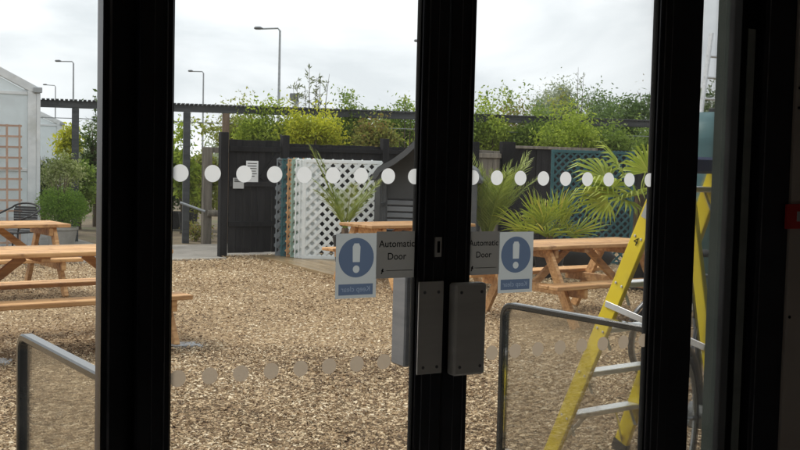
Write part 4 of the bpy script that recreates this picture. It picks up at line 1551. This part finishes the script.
# behind the fence
shrub('olive climber with loose shoots over the gate', 236, 104, 21.0, 34, 'leaf_olive', 0.10, 2000, sprigs=7, group=GB, ybot=150)
shrub('yellow green shrub over the right part of the gate', 268, 108, 20.5, 52, 'leaf_lime', 0.10, 3600, sprigs=6, group=GB)
shrub('brightest yellow shrub above the lattice stack', 313, 109, 20.2, 58, 'leaf_yellow', 0.10, 4000, sprigs=4, group=GB)
shrub('green and russet shrub above the white lattice', 346, 103, 21.2, 44, 'leaf_green', 0.10, 3200, sprigs=8, group=GB)
shrub('russet tinged shrub between the yellow ones and the arbour', 375, 118, 20.6, 34, 'leaf_russet', 0.10, 2200, sprigs=5, group=GB)
shrub('light green shrub above the arbour roof', 404, 104, 20.8, 46, 'leaf_green', 0.11, 3200, sprigs=9, group=GB)
shrub('green shrub hidden mostly behind the middle stiles', 445, 100, 21.5, 60, 'leaf_green', 0.11, 3000, sprigs=6, group=GB)
shrub('lime green shrub right of the middle stiles', 486, 106, 21.6, 40, 'leaf_lime', 0.10, 3000, sprigs=6, group=GB)
shrub('russet shrub above the weathered fence panel', 509, 106, 22.5, 40, 'leaf_russet', 0.10, 2800, sprigs=6, group=GB)
shrub('yellow green shrub above the dark fence panel', 537, 112, 21.8, 46, 'leaf_green', 0.10, 3400, sprigs=6, group=GB)
shrub('brightest lime shrub above the teal lattice', 572, 113, 21.2, 54, 'leaf_lime', 0.10, 3600, sprigs=6, group=GB)
shrub('loose green shrub near the right black post', 612, 124, 21.6, 44, 'leaf_green', 0.10, 1900, sprigs=6, group=GB)
shrub('green shrub behind the top of the yellow ladder', 655, 122, 24.5, 40, 'leaf_green', 0.11, 2400, sprigs=3, group=GB)
# second row farther back, closing the view
GD = 'hedge shrubs along the road'
for lab, x, yt, D, w, mm in (('long green hedge shrub beyond the beam, left of the arbour roof', 350, 126, 30, 150, 'leaf_green'),
                             ('green hedge shrub beyond the beam, right of the middle stiles', 505, 106, 30, 90, 'leaf_green'),
                             ('olive hedge shrub beyond the beam, over the dark fence', 555, 110, 31, 70, 'leaf_olive'),
                             ('low green hedge shrub beyond the gate', 240, 136, 32, 110, 'leaf_far_hazed'),
                             ('low green hedge shrub beyond the far greenhouse', 85, 136, 38, 70, 'leaf_far_hazed')):
    shrub(lab, x, yt, D, w, mm, 0.10, 8000, group=GD, clump=0.12, sprigs=5, lumps=16)
# dark conifer hedge at the right
q = AT(622, 93, 34)
hd_ = empty('conifer_hedge', Vector((q.x, q.y, 0)), 0.2, 'dense dark green conifer hedge at the right beyond the fence', 'hedge')
bl_ = []
for i in range(16):
    x = -2.3 + i * 0.42
    bl_.append(((x, R.uniform(-.15, .15), q.z * .60), (0.5, 0.6, q.z * (.40 + R.uniform(-.03, .03) + (0.03 if i > 5 else -0.02)))))
for i in range(30):
    bl_.append(((R.uniform(-2.4, 4.2), R.uniform(-.5, 0), R.uniform(.5, .95) * q.z), (0.35, 0.2, 0.18)))
crown('crown', hd_, bl_, 22000, 0.16, 'leaf_hedge', slim=0.28, droop=0.5, clump=0.11)
limbs(hd_, q.z * .8, 1.5, 7, 0.12)


# far trees
def far_tree(label, x, ytop, D, wpx, m, k, leaf, bare=False, clump=0.3, trunk_h=0.3):
    top = AT(x, ytop + 11, D)
    hw = wpx / F_PX * D / 2 * 0.8
    H = top.z
    S = empty('tree', Vector((top.x, top.y, 0)), 0, label, 'tree', 'trees beyond the hedge')
    b = MB()
    tips = []
    b.tube([(0, 0, -.1), (0.05, 0, H * trunk_h)], [0.035 * H, 0.026 * H], 8)
    for i in range(9):
        a = R.uniform(0, 2 * pi)
        s = hw * R.uniform(.3, .95)
        h = H * R.uniform(.7, 1.0)
        p1 = Vector((math.cos(a) * s * .45, math.sin(a) * s * .45, H * (trunk_h + .2)))
        p2 = Vector((math.cos(a) * s, math.sin(a) * s, h))
        b.tube([(0.04, 0, H * trunk_h * .9), p1, p2], [0.014 * H, 0.009 * H, 0.002 * H], 6)
        tips.append(p2)
        for j in range(8):
            q_ = p1.lerp(p2, R.uniform(.0, .95))
            e2 = q_ + Vector((R.uniform(-.45, .45) * hw, R.uniform(-.45, .45) * hw, R.uniform(.02, .26) * H))
            b.tube([q_, (q_ + e2) / 2 + Vector((0, 0, .03)), e2], [0.004 * H, 0.003 * H, 0.0012 * H], 4)
            tips.append(e2)
            for jj in range(2):
                w_ = q_.lerp(e2, R.uniform(.3, .9))
                e3 = w_ + Vector((R.uniform(-.2, .2) * hw, R.uniform(-.2, .2) * hw, R.uniform(.0, .12) * H))
                b.tube([w_, e3], [0.0022 * H, 0.001 * H], 3)
                tips.append(e3)
    b.build('trunk', 'bark', S)
    bl = [(tuple(t_), (hw * .16, hw * .16, hw * .14)) for t_ in tips]
    crown('crown', S, bl, k, leaf, m, clump=clump)
    return S


far_tree('round grey green tree beyond the hedge, left of the slim tree', 543, 96, 62, 46, 'leaf_far_hazed', 6500, 0.15)
far_tree('rounded taller grey green tree in the middle beyond the hedge', 563, 86, 58, 36, 'leaf_far_hazed', 6000, 0.14)
far_tree('low dark green tree right of the slim tree', 606, 96, 50, 50, 'leaf_hedge', 6000, 0.14)
far_tree('thin nearly bare tree beyond the hedge near the right black post', 640, 84, 50, 40, 'leaf_russet', 120, 0.14, clump=0.5)
far_tree('tree behind the green side panel at the far right', 700, 92, 52, 70, 'leaf_far_hazed', 4000, 0.16)


def slim_tree(label, x, ytop, D, wpx, m, stems, leaf, per, ybase=None, group='slim feathery trees'):
    """a few upright whippy stems with narrow leaves"""
    top = AT(x, ytop, D)
    hw = wpx / F_PX * D / 2
    H = top.z
    S = empty('slim_tree', Vector((top.x, top.y, 0)), 0, label, 'tree', group)
    b = MB()
    cs, ds = [], []
    for i in range(stems):
        a = R.uniform(0, 2 * pi)
        s = hw * (0.15 + 0.85 * i / max(1, stems - 1)) * (1 if i % 2 else -1)
        h = H * (1.0 if i == 0 else R.uniform(.70, .97))
        y = R.uniform(-.5, .5) * hw
        pts = [Vector((0, 0, 0)), Vector((s * .3, y * .3, h * .4)), Vector((s * .75, y * .7, h * .75)), Vector((s, y, h))]
        b.tube(pts, [0.03, 0.02, 0.010, 0.003], 5)
        for j in range(per):
            u = R.uniform(.42, 1.0)
            if u < .75:
                p_ = pts[1].lerp(pts[2], (u - .4) / .35)
            else:
                p_ = pts[2].lerp(pts[3], (u - .75) / .25)
            tw = Vector((R.uniform(-1, 1), R.uniform(-1, 1), R.uniform(.1, 1.1))).normalized() * R.uniform(.05, .26) * (1.25 - u) * 1.6
            e2 = p_ + tw
            b.tube([p_, e2], [0.004, 0.002], 3)
            for _ in range(5):
                cs.append(p_.lerp(e2, R.uniform(.3, 1.05)))
                ds.append(tw.normalized())
    b.build('trunk', 'bark', S)
    c = np.array([tuple(v_) for v_ in cs])
    d = np.array([tuple(v_) for v_ in ds])
    k = len(c)
    a = d + NR.normal(size=(k, 3)) * 0.6
    a /= np.linalg.norm(a, axis=1, keepdims=True)
    bb = NR.normal(size=(k, 3))
    bb -= (bb * a).sum(1, keepdims=True) * a
    bb /= np.linalg.norm(bb, axis=1, keepdims=True)
    L = (leaf * (.6 + .8 * NR.random(k)))[:, None]
    V = np.stack([c, c + a * L * .5 + bb * L * .12, c + a * L, c + a * L * .5 - bb * L * .12], 1)
    link('crown', quads_mesh('crown', V, 4, m), None, S)


slim_tree('feathery willow-like tree rising above the yellow shrubs', 312, 67, 23.0, 42, 'leaf_willow', 10, 0.10, 26)
slim_tree('slim leafy tree standing above the hedge at the right', 580, 67, 28, 20, 'leaf_willow', 4, 0.11, 14)
slim_tree('few loose shoots rising beside the middle stiles', 407, 95, 21.0, 26, 'leaf_lime', 5, 0.11, 7)
slim_tree('thin shoots rising right of the middle stiles', 488, 97, 22.0, 30, 'leaf_green', 6, 0.09, 5)


# ------------------------------------------------------------------ palms
def feather_frond(L, arch, nl, ll, seed, width=1.0):
    """rachis along +x rising then arching; narrow leaflets both sides"""
    rr_ = random.Random(seed)
    b = MB()
    pts = []
    for i in range(9):
        u = i / 8
        pts.append(Vector((L * u * (1 - 0.12 * arch * u), 0, -arch * L * 0.38 * u * u)))
    b.tube(pts, [0.010 * (1 - .8 * i / 8) + 0.002 for i in range(9)], 5)
    for i in range(nl):
        u = 0.16 + 0.82 * i / (nl - 1)
        k = min(7, int(u * 8))
        p_ = pts[k].lerp(pts[k + 1], u * 8 - k)
        tang = (pts[k + 1] - pts[k]).normalized()
        for s in (-1, 1):
            l_ = ll * (0.55 + 0.9 * math.sin(pi * min(1, u * .9 + .12))) * rr_.uniform(.8, 1.1) * .75
            d = (tang * (0.75 + .3 * u) + Vector((0, s * width, 0.28 * rr_.uniform(.3, 1.4)))).normalized()
            mid_ = p_ + d * l_ * .5
            end = p_ + d * l_ + Vector((0, 0, -l_ * rr_.uniform(.05, .3)))
            w = Vector((0, 0, 1)).cross(d).normalized() * 0.0060
            b.add([p_ - w * .4, p_ + w * .4, mid_ + w, mid_ - w, end], [(0, 1, 2, 3), (3, 2, 4)])
    return b.mesh('frond')


def fan_frond(L, petiole, blades, bl, seed, droop=0.35, span=3.7, bw=0.03):
    rr_ = random.Random(seed)
    b = MB()
    p1 = Vector((petiole, 0, -petiole * 0.10))
    b.tube([Vector((0, 0, 0)), Vector((petiole * .5, 0, 0.02)), p1], [0.012, 0.009, 0.007], 5)
    for i in range(blades):
        a = -span / 2 + span * i / (blades - 1)
        l_ = bl * (0.72 + 0.28 * math.cos(a * .8)) * rr_.uniform(.9, 1.08)
        d = Vector((math.cos(a), math.sin(a), 0.10 + 0.05 * (i % 2)))
        side = Vector((-math.sin(a), math.cos(a), 0))
        m1 = p1 + d * l_ * .45
        m2 = p1 + d * l_ * .8 + Vector((0, 0, -droop * l_ * .12))
        end = p1 + d * l_ * .97 + Vector((0, 0, -droop * l_ * rr_.uniform(.25, .65)))
        w = bl * bw
        k = len(b.v)
        b.v += [tuple(p1), tuple(m1 + side * w + Vector((0, 0, .006))), tuple(m1 - side * w + Vector((0, 0, .006))), tuple(m1 + Vector((0, 0, -.008))), tuple(m2 + side * w * .7), tuple(m2 - side * w * .7), tuple(end)]
        b.f += [(k, k + 3, k + 1), (k, k + 2, k + 3), (k + 3, k + 5, k + 4, k + 1)[::1], (k + 2, k + 5, k + 3), (k + 4, k + 5, k + 6)]
    return b.mesh('frond')


def place_frond(parent, me, m, base, az, el, roll=0.0, sc=1.0):
    o = link('frond', me, m, parent)
    o.rotation_mode = 'QUATERNION'
    q_ = Matrix.Rotation(az, 4, 'Z') @ Matrix.Rotation(-el, 4, 'Y') @ Matrix.Rotation(roll, 4, 'X')
    o.rotation_quaternion = q_.to_quaternion()
    o.location = base
    o.scale = (sc, sc, sc)
    return o


def pot(parent, r, h, m='black_plastic'):
    MB().lathe([(r * .72, 0.004), (r * .95, h * .9), (r, h * .9), (r, h), (r * .9, h), (r * .88, h * .93)], 20).build('pot', m, parent, smooth=False)


def feather_palm(label, x, ybase, D, hub_y, Ls, count, elr, seed, extra=(), m='palm_green', potr=0.2):
    base = AT(x, ybase, D)
    hub = AT(x, hub_y, D)
    P = empty('feather_palm', Vector((hub.x, hub.y, base.z if abs(base.z) < .2 else 0)), 0, label, 'palm', 'palms in the seating area')
    hz = hub.z - P.location.z
    pot(P, potr, 0.36)
    MB().tube([(0, 0, 0.3), (0.0, 0, hz * .7), (0, 0, hz)], [0.07, 0.065, 0.045], 9).build('trunk', 'palm_fibre', P)
    rr_ = random.Random(seed)
    mes = [feather_frond(1.0, a, 25, 0.25, seed + i, 0.8) for i, a in enumerate((0.15, 0.3, 0.5, 0.75))]
    for i in range(count):
        az = 2.399 * i + rr_.uniform(-.2, .2)
        el = rr_.uniform(*elr)
        place_frond(P, mes[rr_.randrange(4)], m, (0.02 * math.cos(az), 0.02 * math.sin(az), hz - 0.02), az, el, rr_.uniform(-.3, .3), Ls * rr_.uniform(.75, 1.1))
    for az, el, L in extra:
        place_frond(P, mes[0], m, (0, 0, hz), az, el, 0.2, L)
    return P


feather_palm('feathery potted palm in front of the white lattice', 345, 262, 14.95, 228, 0.78, 10, (1.0, 1.52), 3,
             extra=((pi, 1.20, 1.25), (2.9, 1.25, 1.1), (0.2, 1.0, 0.85)), potr=0.17)
feather_palm('tall feathery palm right of the middle stiles, in front of the weathered fence', 487, 250, 15.8, 238, 1.16, 26, (1.18, 1.54), 9,
             extra=((0.1, 1.2, 1.35), (0.3, 1.12, 1.3), (pi, 1.25, 1.2), (2.9, 1.15, 1.1)))


def fan_palm(label, x, D, hub_z, trunk_r, fr_list, mes, m, pot_r=0.22, base_fibre='palm_fibre'):
    hub = AT(x, 200, D)
    P = empty('fan_palm', Vector((hub.x, hub.y, 0)), 0, label, 'palm', 'palms in the seating area')
    pot(P, pot_r, 0.34)
    MB().tube([(0, 0, 0.28), (0, 0, hub_z * .6), (0, 0, hub_z)], [trunk_r, trunk_r * 1.05, trunk_r * .8], 10).build('trunk', base_fibre, P)
    for (az, el, sc, k) in fr_list:
        place_frond(P, mes[k % len(mes)], m, (0.03 * math.cos(az), 0.03 * math.sin(az), hub_z - 0.02), az, el, R.uniform(-.9, .9), sc)
    return P


m1 = [fan_frond(1, 0.30, 12, 0.46, 40 + i, droop=0.12 + 0.1 * i, span=2.1 + 0.2 * i, bw=0.024) for i in range(4)]
rl = random.Random(5)
lst = []
for i in range(22):
    az = 2.399 * i + rl.uniform(-.4, .4)
    lst.append((az, 0.22 + 1.22 * (i / 22) + rl.uniform(-.25, .2), rl.uniform(.65, 1.2), i))
fan_palm('wide yellowing fan palm behind the large picnic table', 551, 14.9, AT(551, 236, 14.9).z, 0.06, lst, m1, 'palm_yellow')
m2 = [fan_frond(1, 0.44, 20, 0.52, 60 + i, droop=0.8, span=3.4, bw=0.042) for i in range(3)]
lst = [(pi - 0.1, 0.55, 1.0, 0), (pi + 0.55, 0.35, 0.95, 1), (pi - .5, 1.0, 0.95, 2), (0.3, 0.5, 1.0, 1), (-0.6, 0.4, 1.0, 2), (1.2, 0.9, .9, 0),
       (-1.4, 0.95, .9, 1), (2.2, 0.3, .9, 2), (-1.0, 1.25, .9, 0), (-1.9, 0.15, .8, 1), (pi + .15, 0.10, 1.0, 2), (pi - .3, -0.15, .85, 0), (pi + .9, 0.0, .9, 1)]
fan_palm('bright green fan palm with drooping leaves beside the teal lattice', 640, 13.8, AT(640, 194, 13.8).z, 0.075, lst, m2, 'palm_bright', 0.24)

# dark sacks of compost behind the big table
for i, (x, D, w) in enumerate(((528, 16.4, 0.8), (585, 16.2, 0.9))):
    q = AT(x, 245, D)
    b = MB()
    k = 14
    for j in range(9):
        u = j / 8
        e2 = math.sin(pi * min(1, max(0, u))) ** 0.35
        for a in range(k):
            th_ = 2 * pi * a / k
            cs_, sn_ = math.cos(th_), math.sin(th_)
            b.v.append(((u - .5) * w, (abs(cs_) ** .7) * math.copysign(1, cs_) * 0.22 * e2, 0.20 + (abs(sn_) ** .7) * math.copysign(1, sn_) * 0.19 * e2 + R.uniform(-.008, .008)))
    for j in range(8):
        for a in range(k):
            b.f.append((j * k + a, j * k + (a + 1) % k, j * k + k + (a + 1) % k, j * k + k + a))
    tag(b.build('black_sack', 'black_plastic', smooth=True, loc=Vector((q.x, q.y, 0)), rz=R.uniform(-.1, .3)),
        'black plastic sack on the ground ' + ('left of' if i == 0 else 'right of') + ' the pot of the yellowing fan palm', 'sack', 'black sacks behind the table')


# ------------------------------------------------------------------ things by the path at the left
# chair
q = AT(16, 240, 15.2)
CH = empty('garden_chair', Vector((q.x, q.y, 0)), math.radians(160), 'black woven bistro chair with a hooped back behind the small table', 'chair')
hz = AT(16, 203.5, 15.2).z
hoop = [(-0.28, 0.26, 0.62), (-0.285, 0.05, 0.66), (-0.27, -0.14, hz * .88)]
for i in range(1, 10):
    a = pi - pi * i / 10
    hoop.append((0.25 * math.cos(a), -0.20 - 0.03 * math.sin(a), hz * .88 + (hz * .12) * math.sin(a)))
hoop += [(0.27, -0.14, hz * .88), (0.285, 0.05, 0.66), (0.28, 0.26, 0.62)]
MB().tube(hoop, 0.013, 8).build('arm_hoop', 'black_plastic', CH, smooth=True)
b = MB()
for i in range(9):
    z = 0.46 + i * (hz - 0.50) / 9
    w = 0.20 * (1 - 0.25 * max(0, (i - 6) / 3) ** 2)
    b.box(-w, w, -0.205 - 0.003 * (i % 2), -0.195, z, z + (hz - .5) / 9 * .86)
b.build('back_panel', 'black_weave', CH)
MB().cbox(-0.22, 0.22, -0.20, 0.24, 0.42, 0.45, 0.012).build('seat', 'black_weave', CH)
for x, y in ((-.2, -.18), (.2, -.18), (-.2, .21), (.2, .21)):
    MB().tube([(x, y, 0.43), (x * 1.2, y * 1.2, 0)], 0.012, 8).build('leg', 'black_plastic', CH)
for x in (-.2, .2):
    MB().tube([(x, .21, 0.43), (x * 1.35, .24, .62)], 0.011, 8).build('arm_support', 'black_plastic', CH)

# weathered posts and rails left of the gate
q = AT(206, 243, 19.4)
fp = empty('weathered_post', Vector((q.x, q.y, 0)), PHI, 'weathered grey timber post with a log rail, just left of the black gate', 'post')
zt = AT(206, 147, 19.4).z
MB().cbox(-0.075, 0.075, -0.07, 0.07, -0.05, zt, 0.01).build('post', 'grey_timber', fp)
zr = AT(212, 213, 19.4).z
MB().tube([(-0.02, -0.09, zr), (0.12, -0.09, zr - .005), (0.42, -0.09, zr - .01)], [0.06, 0.058, 0.055], 10).build('log_rail', 'grey_timber', fp)
MB().cbox(0.08, 0.40, -0.02, 0.02, zt - 0.10, zt - 0.0, 0.004).build('top_rail', 'grey_timber', fp)
q1, q2 = AT(180, 202.5, 19.2), AT(205, 211.5, 19.3)
tag(MB().tube([q1, q2], 0.022, 8).build('barrier_pole', 'galvanised'), 'pale pole slanting down to the weathered post beside the path', 'pole')
# pots
for i, (x, yb, D, r_, h_, lab) in enumerate(((176, 229, 22.4, 0.17, 0.36, 'black plant pot at the edge of the left black post'),
                                             (186, 233, 21.8, 0.15, 0.40, 'black plant pot with a tall cane topped by an orange tag'),
                                             (190, 224, 23.4, 0.20, 0.42, 'black plant pot behind the one with the cane'))):
    q = G(x, yb)
    P = empty('plant_pot', Vector((q.x, q.y, 0.004)), 0, lab, 'pot', 'black pots by the path')
    MB().lathe([(r_ * .75, 0.0), (r_, h_ * .92), (r_ * 1.06, h_ * .92), (r_ * 1.06, h_), (r_ * .95, h_), (r_ * .9, h_ * .9)], 18).build('body', 'black_plastic', P)
    MB().disc(0, 0, 0, r_ * .9, r_ * .9, 18).build('soil', 'soil', P, loc=(0, 0, h_ * .91)).rotation_euler = (pi / 2, 0, 0)
    if i == 1:
        zc_ = AT(186, 179, q.y).z
        MB().tube([(0, 0, 0.1), (0.02, 0, zc_)], 0.010, 6).build('cane', 'bark_pale', P)
        MB().cbox(-0.035, 0.06, -0.012, 0.012, zc_ - 0.14, zc_, 0.008).build('tag', 'orange_tag', P)

# ------------------------------------------------------------------ right-hand gap: water tank and leaning ladder
q = AT(722, 150, 13.2)
tk = empty('water_tank', Vector((q.x, q.y, 0)), 0, 'teal rounded water tank seen in the gap right of the black post', 'tank')
zt = AT(708, 113, 13.2).z
MB().lathe([(0.62, -0.02), (0.68, 0.05), (0.68, zt * .45), (0.70, zt * .46), (0.70, zt * .50), (0.68, zt * .51), (0.68, zt * .82), (0.60, zt * .93), (0.35, zt), (0.10, zt + .01)], 28).build('body', 'tank_teal', tk, smooth=True)
MB().lathe([(0.17, zt), (0.17, zt + 0.05), (0.15, zt + 0.06)], 16).build('lid', 'black_plastic', tk)
# aluminium ladder leaning on the tank
pa, pb = AT(696, 150, 14.3), AT(711.5, 33, 14.6)
AL = empty('leaning_ladder', Vector((pa.x, pa.y, 0)), 0, 'plain aluminium ladder leaning upright in the gap right of the black post', 'ladder')
d = (pb - pa) / (pb.z - pa.z)
f0 = pa - d * pa.z
f1 = pb
off = Vector((0.30, 0.18, 0))
AL.location = Vector((f0.x, f0.y, 0))
for o_ in (Vector((0, 0, 0)), off):
    MB().bar(f0 + o_ - AL.location, f1 + o_ - AL.location, 0.028, 0.065, up=(0.5, -.86, 0), c=0.004).build('rail', 'ladder_aluminium', AL)
kk = int(f1.z / 0.28)
for i in range(kk):
    z = 0.2 + i * 0.28
    a = f0 + d * z - AL.location
    MB().tube([a - off * 0.05, a + off * 1.05], 0.017, 8).build('rung', 'ladder_aluminium', AL)
